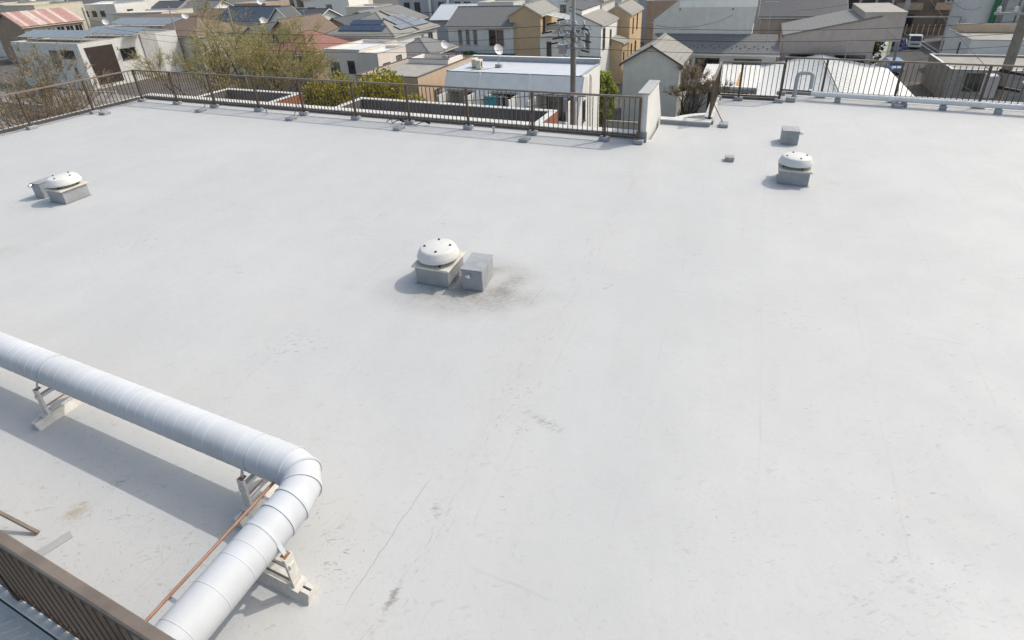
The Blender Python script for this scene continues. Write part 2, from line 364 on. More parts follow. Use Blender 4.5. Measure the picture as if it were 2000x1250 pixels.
# white pipe lying along the right edge, with a gooseneck
fp = thing('floor_pipe', 'thick white pipe lying along the right roof edge', 'pipe', (1.7, 17.93, 0))
MB().tube([(0, 0, .20), (7.7, -.78, .20)], .075, 16).build('straight_pipe', M_white, fp, smooth=True)
for t in (1.9, 3.9, 5.7): MB().tube([(t, -.78 * t / 7.7, .20), (t + .12, -.78 * (t + .12) / 7.7, .20)], .083, 16).build('pipe_joint', M_white, fp, smooth=True)
gn = thing('gooseneck_pipe', 'grey gooseneck vent pipe bent over behind the corner railing', 'pipe', (1.28, 18.12, 0))
pts = [(0, 0, .01), (0, 0, .60)] + [(.13 - .13 * math.cos(R(a)), 0, .62 + .13 * math.sin(R(a))) for a in (20, 45, 70, 90)] + [(.30, 0, .75)] + [(.30 + .1 * math.sin(R(a)), 0, .65 + .1 * math.cos(R(a))) for a in (30, 60, 90)] + [(.40, 0, .3)]
MB().tube(pts, .055, 12).build('bent_pipe', M_pvc, gn, smooth=True)
MB().tube([(0, 0, .01), (0, 0, .06)], .075, 12).build('flange', M_pvc, gn)
tag(MB().box(1.05, 1.30, 17.55, 17.70, .001, .13).build('loose_block', M_coat, None, bevel=.01), 'grey block in front of the gooseneck pipe', 'block')
# black cables on the floor at the far railing
for j, (x0, lab) in enumerate(((-9.55, 'short black cable end lying left of another at the far railing'), (-8.95, 'longer looping black cable lying by a far railing post'))):
    rt = thing('cable', lab, 'cable', (x0, 12.52, .012)); pp = []
    for k in range(18):
        t = k / 17; pp.append((t * (.45 + .25 * j), .10 * math.sin(7 * t + j), .02 + .07 * abs(math.sin(5 * t))))
    MB().tube(pp, .012, 6).build('cord', M_rubber, rt, smooth=True); MB().tube([pp[-1], (pp[-1][0] + .12, pp[-1][1], .05)], .03, 8).build('plug', M_rubber, rt)
for x, y, lab in ((-14.0, 12.35, 'thin grey pipe stub on the far roof edge near the bush'), (-6.05, 12.42, 'thin grey pipe stub on the far roof edge near the utility pole')):
    r_ = thing('pipe_stub', lab, 'pipe', (x, y, 0)); MB().tube([(0, 0, 0), (0, 0, .16)], .028, 10).build('pipe', M_pvc, r_, smooth=True); MB().tube([(0, 0, .16), (0, 0, .18)], .034, 10).build('cap', M_pvc, r_)

# near railing at lower left
nr = thing('railing', 'close-up brown railing with wide flat top rail at the lower left corner', 'railing', (-9.5, .68, 0))
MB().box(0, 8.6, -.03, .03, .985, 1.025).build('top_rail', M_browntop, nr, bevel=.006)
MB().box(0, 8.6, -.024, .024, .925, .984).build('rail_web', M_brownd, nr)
MB().box(0, 8.6, -.02, .02, .10, .14).build('bottom_rail', M_brown, nr)
foot_b = MB().box(-.026, .026, -.012, .012, .045, .099).mesh('baluster_foot', M_brown)
for k in range(1, 82): link('baluster_foot', foot_b, nr, (k * .105, 0, 0))
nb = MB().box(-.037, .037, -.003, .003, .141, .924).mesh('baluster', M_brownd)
for k in range(1, 82): link('baluster', nb, nr, (k * .105, 0, 0), (0, 0, R(-44)))
np_ = MB().box(-.03, .03, -.03, .03, 0, .98).mesh('post', M_brown)
for x in (1.2, 3.1, 5.0, 7.55): link('post', np_, nr, (x, .0, .0))
kerb('terrace_kerb', -20.7, 9.4, .635, .685, -.05, .03, .012)
bb = thing('railing_brace', 'brown bar resting on the roof behind the close-up railing', 'bar', (-4.97, 1.04, 0))
MB().beam((0, 0, .016), (-.62, -.09, .26), .026, .026).build('bar', M_browntop, bb, bevel=.004)
tag(MB().prism([(-4.82, .93, .0015), (-4.735, .907, .0015), (-4.665, 1.13, .0015), (-4.75, 1.155, .0015)], (0, 0, .004)).build('membrane_patch', mat('patch_grey', (.39, .395, .395), .6, .06, 5), None), 'flat grey membrane patch on the roof beside the brown bar', 'patch')

# ------------------------------------------------------------------ roof ventilators
def ventilator(label, x, y, rz=0, w=.52):
    v = thing('roof_ventilator', label, 'ventilator', (x, y, 0), rz, 'domed roof ventilators'); h = w / 2
    MB().prism([(-h - .02, -h - .02, 0), (h + .02, -h - .02, 0), (h + .02, h + .02, 0), (-h - .02, h + .02, 0)], (0, 0, .012)).build('flashing', M_coat, v)
    MB().box(-h, h, -h, h, .012, .274).build('curb', M_coat, v, bevel=.008)
    MB().box(-h - .035, h + .035, -h - .035, h + .035, .275, .309).build('cap_plate', M_cap, v, bevel=.006)
    MB().lathe([(.20, .310), (.20, .395)], 32).build('neck', mat('neck_grey', (.30, .28, .24), .6), v, smooth=True)
    d = MB().lathe([(.290, .380), (.308, .376), (.309, .386), (.290, .432), (.262, .490), (.250, .506), (.230, .517), (.01, .526)], 48).build('dome', M_dome, v, smooth=True)
    for a in (20, 110, 200, 290): MB().lathe([(.016, .519), (.016, .533), (.004, .535)], 10, (.185 * math.cos(R(a)), .185 * math.sin(R(a)), 0)).build('bolt', M_dark, d)
    for a in (-60, 30, 120, 210): MB().box(-.012, .012, -.012, .012, .310, .40).build('bracket', M_dark, v).location = (.24 * math.cos(R(a)), .24 * math.sin(R(a)), 0)
    return v
ventilator('domed ventilator in the middle of the roof amid dark dirt', -3.79, 5.72, R(3))
ventilator('domed ventilator at far left of the roof by a low box', -12.82, 5.80, R(2), .50)
ventilator('domed ventilator on the right part of the roof behind speckled dirt', 1.03, 11.13, R(-1))
def duct_box(label, x, y, w, d, h, rz, knob):
    b = thing('pipe_box', label, 'box', (x, y, 0), rz, 'low coated pipe boxes')
    MB().prism([(0, 0, 0), (w, 0, 0), (w, d, 0), (0, d, 0)], (0, 0, h - .012)).build('box_body', M_coat, b, bevel=.01)
    MB().box(-.008, w + .008, -.008, d + .008, h - .012, h).build('lid', M_coat, b, bevel=.004)
    kx, ky, kz, dx, dy = knob
    MB().tube([(kx, ky, kz), (kx + dx * .06, ky + dy * .06, kz), (kx + dx * .075, ky + dy * .075, kz - .012)], [.034, .034, .02], 14).build('pipe_outlet', M_steel, b, smooth=True)
    return b
duct_box('grey box with silver pipe outlet touching the middle ventilator', -3.33, 5.53, .31, .46, .34, R(6), (.12, .0, .25, 0, -1))
duct_box('grey box with silver outlet at the left of the far left ventilator', -13.66, 5.58, .26, .40, .34, R(4), (.06, .0, .29, 0, -1))
duct_box('grey box standing alone behind the right ventilator', .86, 13.42, .35, .42, .33, R(2), (.35, .06, .27, 1, 0))
cb = thing('concrete_block', 'small loose beige concrete block lying left of the right ventilator', 'block', (-.27, 11.88, 0), R(2))
MB().box(0, .19, 0, .19, .0, .10).build('block', M_conc, cb, bevel=.008)

# ------------------------------------------------------------------ ventilation duct
RD = .157; AY, AZ, BX = 2.07, .49, -2.79
dt = thing('ventilation_duct', 'white spiral ventilation duct bent at a right angle', 'duct', (BX, AY, AZ))
MB().tube([(-11, 0, 0), (-.24, 0, 0)], RD, 40).build('straight_section', M_duct, dt, smooth=True)
MB().tube([(0, -.26, 0), (0, -4.2, 0)], RD, 40).build('straight_section', M_duct, dt, smooth=True)
el = []   # lobster-back elbow of five gores
mit = [0, 30, 60, 90]; rc = .24
cpts = [(-.24, 0, 0)] + [(-.24 + rc * math.sin(R(a)) * 1.02, -rc + rc * math.cos(R(a)) * 1.02 - .0, 0) for a in (18, 54)] + [(0, -.26, 0)]
def ring_pts(c, ang):   # ring whose axis lies in plan at angle ang
    d = Vector((math.cos(ang), math.sin(ang), 0)); s_ = Vector((-math.sin(ang), math.cos(ang), 0))
    return [Vector(c) + s_ * math.cos(t) * RD + Vector((0, 0, 1)) * math.sin(t) * RD for t in [2 * math.pi * k / 40 for k in range(40)]]
rings = [((-.24, 0, 0), 0), ((-.115, -.035, 0), -30), ((-.035, -.125, 0), -60), ((0, -.26, 0), -90)]
for (c0, a0), (c1, a1) in zip(rings, rings[1:]):
    m_ = MB(); p0 = ring_pts(c0, R(a0)); p1 = ring_pts(c1, R(a1)); m_.v = [tuple(p) for p in p0 + p1]
    m_.f = [(k, (k + 1) % 40, 40 + (k + 1) % 40, 40 + k) for k in range(40)]; m_.build('elbow_section', M_duct, dt, smooth=True)
seam_me = MB().tube([(-.0055, 0, 0), (-.003, 0, 0), (.003, 0, 0), (.0055, 0, 0)], [RD - .001, RD + .0018, RD + .0018, RD - .001], 40, cap=False).mesh('seam', M_duct, smooth=True)
band_me = MB().tube([(-.012, 0, 0), (-.010, 0, 0), (.010, 0, 0), (.012, 0, 0)], [RD, RD + .007, RD + .007, RD], 40, cap=False).mesh('seam', M_duct, smooth=True)
for c, a in rings: link('seam', band_me, dt, c, (0, 0, R(a)))
for k in range(80): link('seam', seam_me, dt, (-.36 - k * .125, 0, 0), (0, R(0), R(4)))
for k, y in enumerate((-.40, -.56, -.68, -.78, -.98, -1.22, -1.46, -1.70, -1.94, -2.18)): link('seam', band_me if k == 0 else seam_me, dt, (0, y, 0), (0, 0, R(90 if k < 1 else 94)))

def support(label, x, y, rz):
    """steel A-frame on a channel beam; local x runs along the beam"""
    s = thing('duct_support', label, 'support', (x, y, 0), rz, 'white steel duct supports')
    b = MB(); L2 = .345
    for sy in (-1, 1): b.prism([(-L2, sy * .05, 0), (-L2, sy * .055 + sy * .012, 0), (-L2, sy * .034, .085), (-L2, sy * .008, .085), (-L2, sy * .008, .06)], (2 * L2, 0, 0))
    b.box(-L2, L2, -.06, .06, .001, .012); b.build('base_beam', M_rustw, s)
    for e in (-1, 1): MB().prism([(e * L2, -.062, 0), (e * L2, .062, 0), (e * L2, .036, .087), (e * L2, -.036, .087)], (e * .008, 0, 0)).build('end_plate', M_rustw, s)
    for e in (-1, 1):
        MB().beam((e * .215, 0, .09), (e * .208, 0, .405), .075, .022, up=(1, 0, 0)).build('leg', M_rustw, s)
        MB().box(min(e * .18, e * .27), max(e * .18, e * .27), -.055, .055, .087, .095).build('foot_plate', M_rustw, s)
        MB().box(min(e * .165, e * .215), max(e * .165, e * .215), -.026, .026, .406, .411).build('bolt_plate', M_rust, s)
        MB().beam((e * .19, 0, .412), (e * .150, 0, AZ + .035), .03, .005, up=(1, 0, 0)).build('strap_end', M_duct, s)
    MB().box(-.235, .235, -.022, .022, .300, .334).build('cross_bar', M_rustw, s)
    st = MB(); n = 24; pts = [(math.cos(R(180 * k / n)) * (RD + .0035), math.sin(R(180 * k / n)) * (RD + .0035) + AZ) for k in range(n + 1)]
    for (a, c), (a2, c2) in zip(pts, pts[1:]): st.quad((a, -.012, c), (a2, -.012, c2), (a2, .012, c2), (a, .012, c))
    st.build('strap', M_duct, s, smooth=True)
    MB().tube([(-.20, .03, .16), (.20, .03, .16)], .008, 8).build('tie_rod', M_copper, s)
    return s
support('white A-frame support under the long duct at left', -6.30, AY, R(90))
support('white A-frame support under the duct just before the elbow', -3.42, AY, R(90))
support('rust-edged white support to the right of the duct below the elbow', BX, 1.52, 0)
cpp = thing('copper_conduit', 'thin copper-coloured conduit running beside the duct', 'conduit', (-3.09, AY - .08, .46))
MB().tube([(0, 0, 0), (0, -3.2, 0)], .0125, 10).build('pipe', M_copper, cpp, smooth=True)
MB().tube([(0, .05, 0), (0, -.015, 0)], .022, 10).build('coupling', M_steel, cpp, smooth=True)
for y in (-.2, -.36, -1.0): MB().box(-.01, .17, y - .012, y + .012, -.018, -.012).build('clip', M_steel, cpp)
# ================================================================== TOWN
G = -10.0
W = dict(
 white=mat('w_white', (.84, .835, .80), .8, .04, 1.5, dirt=.10), cream=mat('w_cream', (.66, .61, .50), .8, .05, 1.5, dirt=.12),
 greige=mat('w_greige', (.68, .675, .63), .8, .05, 1.5, dirt=.10), pale=mat('w_pale', (.73, .73, .70), .8, .04, 1.2, dirt=.10), pink=mat('w_pink', (.80, .73, .67), .8, .04, 1.5, dirt=.08),
 peach=mat('w_peach', (.62, .47, .34), .8, .05, 1.5, dirt=.08), orange=mat('w_orange', (.62, .46, .29), .8, .05, 1.5, dirt=.06), yellow=mat('w_yellow', (.60, .48, .26), .8, .06, 1.5, dirt=.1),
 mauve=mat('w_mauve', (.49, .42, .385), .85, .06, 1.5, dirt=.12), brown=mat('w_brown', (.22, .17, .14), .8, .08, 2, dirt=.1, lines=('Z', .25, .25)), grey=mat('w_grey', (.48, .48, .47), .85, .07, 1.5, dirt=.2),
 bluegrey=mat('w_bluegrey', (.40, .42, .45), .8, .05, 1.5, dirt=.15), board=mat('w_board', (.45, .34, .26), .85, .12, 2, dirt=.2, lines=('Z', .22, .35)), block=mat('w_block', (.36, .35, .33), .9, .10, 2, dirt=.25, lines=('Z', .4, .3)))
RF = dict(
 grey=mat('r_grey', (.18, .18, .178), .75, .08, 3, lines=('Y', .42, .28), dirt=.12), greyx=mat('r_greyx', (.20, .20, .198), .75, .08, 3, lines=('X', .42, .28), dirt=.12),
 dark=mat('r_dark', (.085, .09, .10), .65, .1, 3, lines=('Y', .35, .4)), darkx=mat('r_darkx', (.085, .09, .10), .65, .1, 3, lines=('X', .35, .4)),
 taupe=mat('r_taupe', (.27, .262, .235), .75, .08, 3, lines=('X', .42, .25)), red=mat('r_red', (.26, .125, .10), .75, .15, 3, lines=('X', .32, .4)), redy=mat('r_redy', (.27, .10, .075), .75, .15, 3, lines=('Y', .32, .4)),
 brown=mat('r_brown', (.20, .145, .11), .8, .12, 3, lines=('Y', .32, .35)), white=mat('r_white', (.72, .72, .69), .5, .05, 3, dirt=.2), silver=mat('r_silver', (.58, .60, .62), .35, .06, 3, dirt=.1),
 flat=mat('r_flat', (.34, .325, .29), .85, .10, 1.2, dirt=.2), flatblue=mat('r_flatblue', (.52, .54, .57), .55, .05, 1.2), navy=mat('r_navy', (.055, .07, .10), .55, .1, 3, lines=('Y', .35, .35)), flatwhite=mat('r_flatwhite', (.66, .66, .65), .6, .06, 1.5, dirt=.15))
M_frame = mat('alu_frame', (.52, .52, .50), .4, .05, 5, spec=.5); M_framed = mat('dark_frame', (.08, .075, .07), .45, .05, 5)
M_glass = glass_mat('window_glass'); M_curtain = mat('curtain_glass', (.22, .23, .22), .15, .35, 1.2, spec=.7)
M_gut = mat('gutter', (.60, .60, .58), .5, .05, 4); M_gutd = mat('gutter_dark', (.10, .10, .11), .5, .05, 4)
M_solar = mat('solar_cell', (.035, .05, .085), .12, .15, 1.0, spec=.9); M_solarl = mat('solar_pale', (.20, .21, .235), .15, .1, 1.0, spec=.9)

def window(root, face, w, d, u, v, ww, wh, dark=False, pane=None, mull=1, proud=.05):
    """window on a wall face; u, v = lower left corner on that face (metres)"""
    F = {'f': (Vector((0, 0, 0)), Vector((1, 0, 0)), Vector((0, -1, 0))), 'r': (Vector((w, 0, 0)), Vector((0, 1, 0)), Vector((1, 0, 0))),
         'l': (Vector((0, d, 0)), Vector((0, -1, 0)), Vector((-1, 0, 0))), 'b': (Vector((w, d, 0)), Vector((-1, 0, 0)), Vector((0, 1, 0)))}[face]
    o, ux, nn = F; z = Vector((0, 0, 1)); t = .07
    def bx(mb, u0, u1, v0, v1, n0, n1):
        mb.prism([o + ux * u0 + z * v0 + nn * n0, o + ux * u1 + z * v0 + nn * n0, o + ux * u1 + z * v1 + nn * n0, o + ux * u0 + z * v1 + nn * n0], nn * (n1 - n0))
    f = MB()
    bx(f, u, u + ww, v, v + t, .002, proud); bx(f, u, u + ww, v + wh - t, v + wh, .002, proud); bx(f, u, u + t, v + t, v + wh - t, .002, proud); bx(f, u + ww - t, u + ww, v + t, v + wh - t, .002, proud)
    for k in range(mull):
        c = u + ww * (k + 1) / (mull + 1); bx(f, c - .03, c + .03, v + t, v + wh - t, .002, proud)
    bx(f, u - .05, u + ww + .05, v - .05, v, .002, proud + .05)
    f = f.build('window', M_framed if dark else M_frame, root)
    p = MB(); bx(p, u + t, u + ww - t, v + t, v + wh - t, .003, .02); p.build('pane', pane or random.choice((M_glass, M_glass, M_curtain)), f)
    return f

def house(label, x, y, w, d, he, roof, rise, wm, rm, rz=0, over=.35, wins=(), name='house', cat='house', group=None, gut=None, ridge=None, hipx=None, base=G):
    """he: eave height; roof: gx (ridge along x), gy, hipx, hipy, shedl (high left), shedr, shedb (high at the back), flat"""
    root = thing(name, label, cat, (x, y, base), R(rz), group); wl = W[wm] if isinstance(wm, str) else wm; rmt = RF[rm] if isinstance(rm, str) else rm
    mb = MB(); T = .14
    if roof == 'gx': mb.prism([(0, 0, 0), (0, d, 0), (0, d, he), (0, d * (ridge or .5), he + rise), (0, 0, he)], (w, 0, 0))
    elif roof == 'gy': mb.prism([(0, 0, 0), (w, 0, 0), (w, 0, he), (w * (ridge or .5), 0, he + rise), (0, 0, he)], (0, d, 0))
    elif roof == 'shedl': mb.prism([(0, 0, 0), (w, 0, 0), (w, 0, he), (0, 0, he + rise)], (0, d, 0))
    elif roof == 'shedr': mb.prism([(0, 0, 0), (w, 0, 0), (w, 0, he + rise), (0, 0, he)], (0, d, 0))
    elif roof == 'shedb': mb.prism([(0, 0, 0), (0, d, 0), (0, d, he + rise), (0, 0, he)], (w, 0, 0))
    else: mb.box(0, w, 0, d, 0, he)
    mb.build('wall', wl, root)
    r = MB(); e = over; up = Vector((0, 0, T))
    def slab(mb_, p): mb_.prism([Vector(q) + Vector((0, 0, .012)) for q in p], up)
    gm = gut or M_gut
    if roof in ('gx', 'gy'):
        L_ = d if roof == 'gx' else w; rr = (ridge or .5); a = L_ * rr; s1 = rise / a; s2 = rise / (L_ - a)
        E0, E1 = (-e, w + e) if roof == 'gx' else (-e, d + e)
        A = (-e, he - s1 * e); Rg = (a, he + rise); B = (L_ + e, he - s2 * e)
        mk = (lambda t, q: (t, q[0], q[1])) if roof == 'gx' else (lambda t, q: (q[0], t, q[1]))
        slab(r, [mk(E0, A), mk(E1, A), mk(E1, Rg), mk(E0, Rg)]); slab(r, [mk(E0, Rg), mk(E1, Rg), mk(E1, B), mk(E0, B)])
        ro = r.build('roof', rmt, root)
        rc = MB(); rc.beam(Vector(mk(E0, Rg)) + up * 1.1, Vector(mk(E1, Rg)) + up * 1.1, .22, .08); rc.build('ridge_cap', rmt, ro)
        for q in (A, B): MB().beam(Vector(mk(E0, q)) + Vector((0, 0, -.02)), Vector(mk(E1, q)) + Vector((0, 0, -.02)), .12, .12).build('gutter', gm, ro)
        for t in (E0, E1):
            for q in (A, B): MB().beam(Vector(mk(t, q)) + Vector((0, 0, .06)), Vector(mk(t, Rg)) + Vector((0, 0, .06)), .05, .15).build('fascia', gm, ro)
    elif roof in ('hipx', 'hipy'):
        hz = he + rise; k = (hipx if hipx is not None else (d / 2 if roof == 'hipx' else w / 2))
        s = rise / ((d if roof == 'hipx' else w) / 2); z0 = he - s * e
        C = [(-e, -e, z0), (w + e, -e, z0), (w + e, d + e, z0), (-e, d + e, z0)]
        if roof == 'hipx': P, Q = (k, d / 2, hz), (w - k, d / 2, hz); faces = [(C[0], C[1], Q, P), (C[1], C[2], Q), (C[2], C[3], P, Q), (C[3], C[0], P)]
        else: P, Q = (w / 2, k, hz), (w / 2, d - k, hz); faces = [(C[0], C[1], P), (C[1], C[2], Q, P), (C[2], C[3], Q), (C[3], C[0], P, Q)]
        for fc in faces: slab(r, fc)
        ro = r.build('roof', rmt, root)
        rc = MB(); rc.beam(Vector(P) + up * 1.15, Vector(Q) + up * 1.15, .2, .08)
        for c_, q in ((0, P), (1, Q if roof == 'hipx' else P), (2, Q), (3, P if roof == 'hipx' else Q)): rc.beam(Vector(C[c_]) + up * 1.1, Vector(q) + up * 1.1, .16, .07)
        rc.build('ridge_cap', rmt, ro)
        g = MB()
        for a_, b_ in zip(C, C[1:] + C[:1]): g.beam(Vector(a_) + Vector((0, 0, -.02)), Vector(b_) + Vector((0, 0, -.02)), .12, .12)
        g.build('gutter', gm, ro)
    elif roof in ('shedl', 'shedr', 'shedb'):
        if roof == 'shedb':
            s = rise / d; slab(r, [(-e, -e, he - s * e), (w + e, -e, he - s * e), (w + e, d + e, he + rise + s * e), (-e, d + e, he + rise + s * e)])
            lo = ((-e, -e, he - s * e), (w + e, -e, he - s * e))
        else:
            s = rise / w; zl, zr = (he + rise + s * e, he - s * e) if roof == 'shedl' else (he - s * e, he + rise + s * e)
            slab(r, [(-e, -e, zl), (w + e, -e, zr), (w + e, d + e, zr), (-e, d + e, zl)])
            lo = ((w + e, -e, zr), (w + e, d + e, zr)) if roof == 'shedl' else ((-e, -e, zl), (-e, d + e, zl))
        ro = r.build('roof', rmt, root); MB().beam(lo[0], lo[1], .12, .12).build('gutter', gm, ro)
    else:
        p = .16; r.box(p, w - p, p, d - p, he - .0, he + .02); ro = r.build('roof', rmt, root)
        pz = rise or .3; q = MB(); q.box(0, w, 0, p, he + .001, he + pz); q.box(0, w, d - p, d, he + .001, he + pz); q.box(0, p, p, d - p, he + .001, he + pz); q.box(w - p, w, p, d - p, he + .001, he + pz)
        q.build('parapet', wl, root)
        q = MB(); h2 = he + pz + .001; q.box(-.04, w + .04, -.04, p + .03, h2, h2 + .04); q.box(-.04, w + .04, d - p - .03, d + .04, h2, h2 + .04); q.box(-.04, p + .03, p + .031, d - p - .031, h2, h2 + .04); q.box(w - p - .03, w + .04, p + .031, d - p - .031, h2, h2 + .04)
        q.build('coping', gm, root)
    for wn in wins:
        a = list(wn) + [False, None, 1][len(wn) - 5:] if len(wn) < 8 else list(wn)
        window(root, a[0], w, d, a[1], a[2], a[3], a[4], a[5], a[6], a[7])
    root['dim'] = 0; del root['dim']
    return root

def dish(label, x, y, z, r=.42, base=True, group='white satellite dishes on roofs', mast=.9, face=(.85, -.38, .42)):
    o = thing('satellite_dish', label, 'satellite dish', (x, y, z), 0, group); n = Vector(face).normalized(); c = Vector((0, 0, mast))
    u = n.orthogonal().normalized(); v = n.cross(u); m_ = MB(); N_ = 20
    prev = None
    for k in range(5):
        t = k / 4; ring = [c + (u * math.cos(2 * math.pi * j / N_) + v * math.sin(2 * math.pi * j / N_)) * max(.01, r * t) + n * (t * t * .16 * r / .42 - .08) for j in range(N_)]
        i = len(m_.v); m_.v += [tuple(p) for p in ring]
        if prev is not None:
            for j in range(N_): m_.f.append((prev + j, prev + (j + 1) % N_, i + (j + 1) % N_, i + j))
        prev = i
    m_.build('reflector', M_white, o, smooth=True)
    MB().tube([(0, 0, .0), (0, 0, mast - .05)], .03, 8).build('mast', M_pvc, o)
    MB().tube([c - v * r * .9 if v.z > 0 else c + v * r * .9, c + n * r * 1.0], .015, 6).build('feed_arm', M_pvc, o)
    if base: MB().box(-.25, .25, -.2, .2, 0, .25).build('base_block', M_coat, o, bevel=.02)
    return o
def aerial(label, x, y, z, h=2.0, group='television aerials'):
    o = thing('aerial', label, 'aerial', (x, y, z), random.uniform(0, 3), group)
    MB().tube([(0, 0, 0), (0, 0, h)], .025, 6).build('mast', M_pvc, o)
    b = MB().tube([(-.6, 0, h - .1), (.6, 0, h - .1)], .015, 5).build('boom', M_pvc, o)
    for k in range(7): MB().tube([(-.55 + k * .18, -.25, h - .09), (-.55 + k * .18, .25, h - .09)], .009, 4).build('element', M_pvc, b)
    return o
def solar(root, o, ux, uy, nx, ny, sx, sy, m_, gap=.04, lift=.06, skip=()):
    """grid of panels, each a part; o: corner in the parent's frame, ux/uy: unit vectors in the slope"""
    o, ux, uy = Vector(o), Vector(ux).normalized(), Vector(uy).normalized(); nn = ux.cross(uy).normalized()
    if nn.z < 0: nn = -nn
    me = MB().prism([Vector((0, 0, 0)), ux * (sx - gap), ux * (sx - gap) + uy * (sy - gap), uy * (sy - gap)], nn * .05).mesh('solar_panel', m_)
    for i in range(nx):
        for j in range(ny):
            if (i, j) in skip: continue
            link('solar_panel', me, root, o + ux * sx * i + uy * sy * j + nn * lift)

# ---- ground and roads
gm = mat('ground', (.12, .112, .10), .9, .2, .4, bump=.3); M_asph = mat('asphalt', (.075, .075, .075), .88, .15, 2.5, bump=.2)
tag(MB().quad((-1500, -300, G), (900, -300, G), (900, 1500, G), (-1500, 1500, G)).build('ground', gm), None, None, kind='structure')
for nm, x0, x1, y0, y1 in (('road', 12.6, 22.9, 71.5, 240), ('road', -60, 12.4, 74.5, 79.0), ('road', -110, -2, 24.5, 28.5)):
    tag(MB().quad((x0, y0, G + .006), (x1, y0, G + .006), (x1, y1, G + .006), (x0, y1, G + .006)).build(nm, M_asph), None, None, kind='structure')
mk_ = mat('road_paint', (.7, .7, .66), .7, .08, 6)
for k, x in enumerate((13.2, 22.4)):
    tag(MB().box(x, x + .12, 72, 200, G + .007, G + .011).build('edge_line', mk_), None, None, kind='structure')
for x in (12.35, 22.95):
    tag(MB().box(x, x + .2, 80 if x < 14 else 83, 108, G, G + .14).build('kerbstone', M_conc), None, None, kind='structure')

# ---- A: white terraced house right behind the railing
A = thing('terraced_house', 'white terraced house with flat bluish roof and sloped front behind the railing', 'house', (-21.9, 35.4, G))
AW, AD, AH = 11.0, 6.6, 6.35; FS = 1.75                       # roof edge stands FS behind the foot of the slope
MB().prism([(0, 2.6, 0), (0, AD, 0), (0, AD, AH), (0, FS, AH), (0, FS, AH - .12), (0, 2.6, AH - .4)], (AW, 0, 0)).build('wall', W['white'], A)
MB().box(.2, AW - .2, FS + .15, AD - .2, AH + .002, AH + .03).build('roof', RF['flatblue'], A)
q = MB(); q.box(0, AW, AD - .2, AD, AH + .003, AH + .42); q.box(AW - .2, AW, FS, AD - .2, AH + .003, AH + .10); q.box(0, .2, FS, AD - .2, AH + .003, AH + .10); q.build('parapet', W['bluegrey'], A)
MB().box(-.03, AW + .03, AD - .23, AD + .03, AH + .421, AH + .46).build('coping', W['white'], A)
sl_y = lambda z: FS - (AH - z) / 1.05 * .55                     # slope of the front
def slab_front(nm, x0, x1, z0, z1, th=.16, m_=None):
    MB().prism([(x0, sl_y(z0), z0), (x0, sl_y(z1), z1), (x0, sl_y(z1) + th, z1), (x0, sl_y(z0) + th, z0)], (x1 - x0, 0, 0)).build(nm, m_ or W['pale'], A)
slab_front('sloped_front', .0, AW, AH - 1.15, AH, m_=W['white'])
piers = [(0, .35), (2.75, 4.1), (6.3, 7.7), (AW - .35, AW)]
for a_, b_ in piers: slab_front('pier', a_, b_, 2.0, AH - 1.151, m_=W['white'])
for x in (2.9, 6.95): MB().prism([(x, sl_y(AH) - .03, AH + .02), (x, sl_y(3.0) - .03, 3.0), (x, sl_y(3.0) + .02, 3.0), (x, sl_y(AH) + .02, AH + .02)], (.12, 0, 0)).build('party_rib', W['white'], A)
for a_, b_ in ((.35, 2.75), (4.1, 6.3), (7.7, AW - .35)):
    MB().box(a_, b_, sl_y(AH - 1.4) - .05, sl_y(AH - 1.15) + .3, AH - 1.32, AH - 1.155).build('lintel', W['bluegrey'], A)
    MB().box(a_, b_, -.6, 2.6, 2.7, 2.85).build('balcony_floor', W['pale'], A)
    MB().box(a_, b_, -.75, -.6, 2.0, 3.7).build('balcony_wall', W['white'], A)
    for x in (a_, b_ - .1): MB().box(x, x + .1, -.6, 2.6, 2.851, AH - 1.35).build('side_wall', W['greige'], A)
fl = MB(); fl.box(0, AW, -.2, 2.59, 0, 2.0); fl.build('ground_floor', W['white'], A)
for (u, v, ww, wh) in ((1.2, 3.0, 1.3, 1.9), (4.5, 3.0, 1.5, 1.9), (8.0, 2.9, 2.4, 2.0)):
    window(A, 'f', AW, AD, u, v, ww, wh, True, M_curtain if u != 4.5 else M_glass).location = (0, 2.6, 0)
MB().prism([(AW + .001, -.75, 0), (AW + .001, 2.6, 0), (AW + .001, 2.6, AH - .1), (AW + .001, FS + .02, AH + .02), (AW + .001, sl_y(2.0), 2.0), (AW + .001, -.75, 2.0)], (.15, 0, 0)).build('end_wall', W['pale'], A)
MB().tube([(AW + .22, 3.0, .2), (AW + .22, 3.0, AH - .05)], .05, 8).build('downpipe', M_gut, A)
MB().tube([(AW + .22, 3.35, .2), (AW + .22, 3.35, AH - .25)], .035, 8).build('downpipe', M_gut, A)
window(A, 'r', AW + .15, AD, 1.3, 3.2, .7, 1.5, True)
lt = thing('lattice_screen', 'brown wooden lattice screen on the left balcony of the white terraced house', 'lattice', (-21.4, 35.2, G + 2.86))
for k in range(9):
    t = -.9 + k * .28
    for s_ in (1, -1):
        a0, a1 = max(0, t if s_ > 0 else t), 0
        x0_, z0_ = (t, 0) if s_ > 0 else (t + 1.5, 0)
        p0 = Vector((x0_, 0, 0)); p1 = Vector((x0_ + s_ * 1.5, 0, 1.5))
        # clip to 0..1.35
        def clip(a, b):
            pts_ = []
            for tt in [i / 30 for i in range(31)]:
                q_ = a.lerp(b, tt)
                if -.001 <= q_.x <= 1.351: pts_.append(q_)
            return (pts_[0], pts_[-1]) if len(pts_) > 1 else None
        c_ = clip(p0, p1)
        if c_: MB().beam(c_[0], c_[1], .035, .05, up=(0, 1, 0)).build('slat', W['orange'], lt)
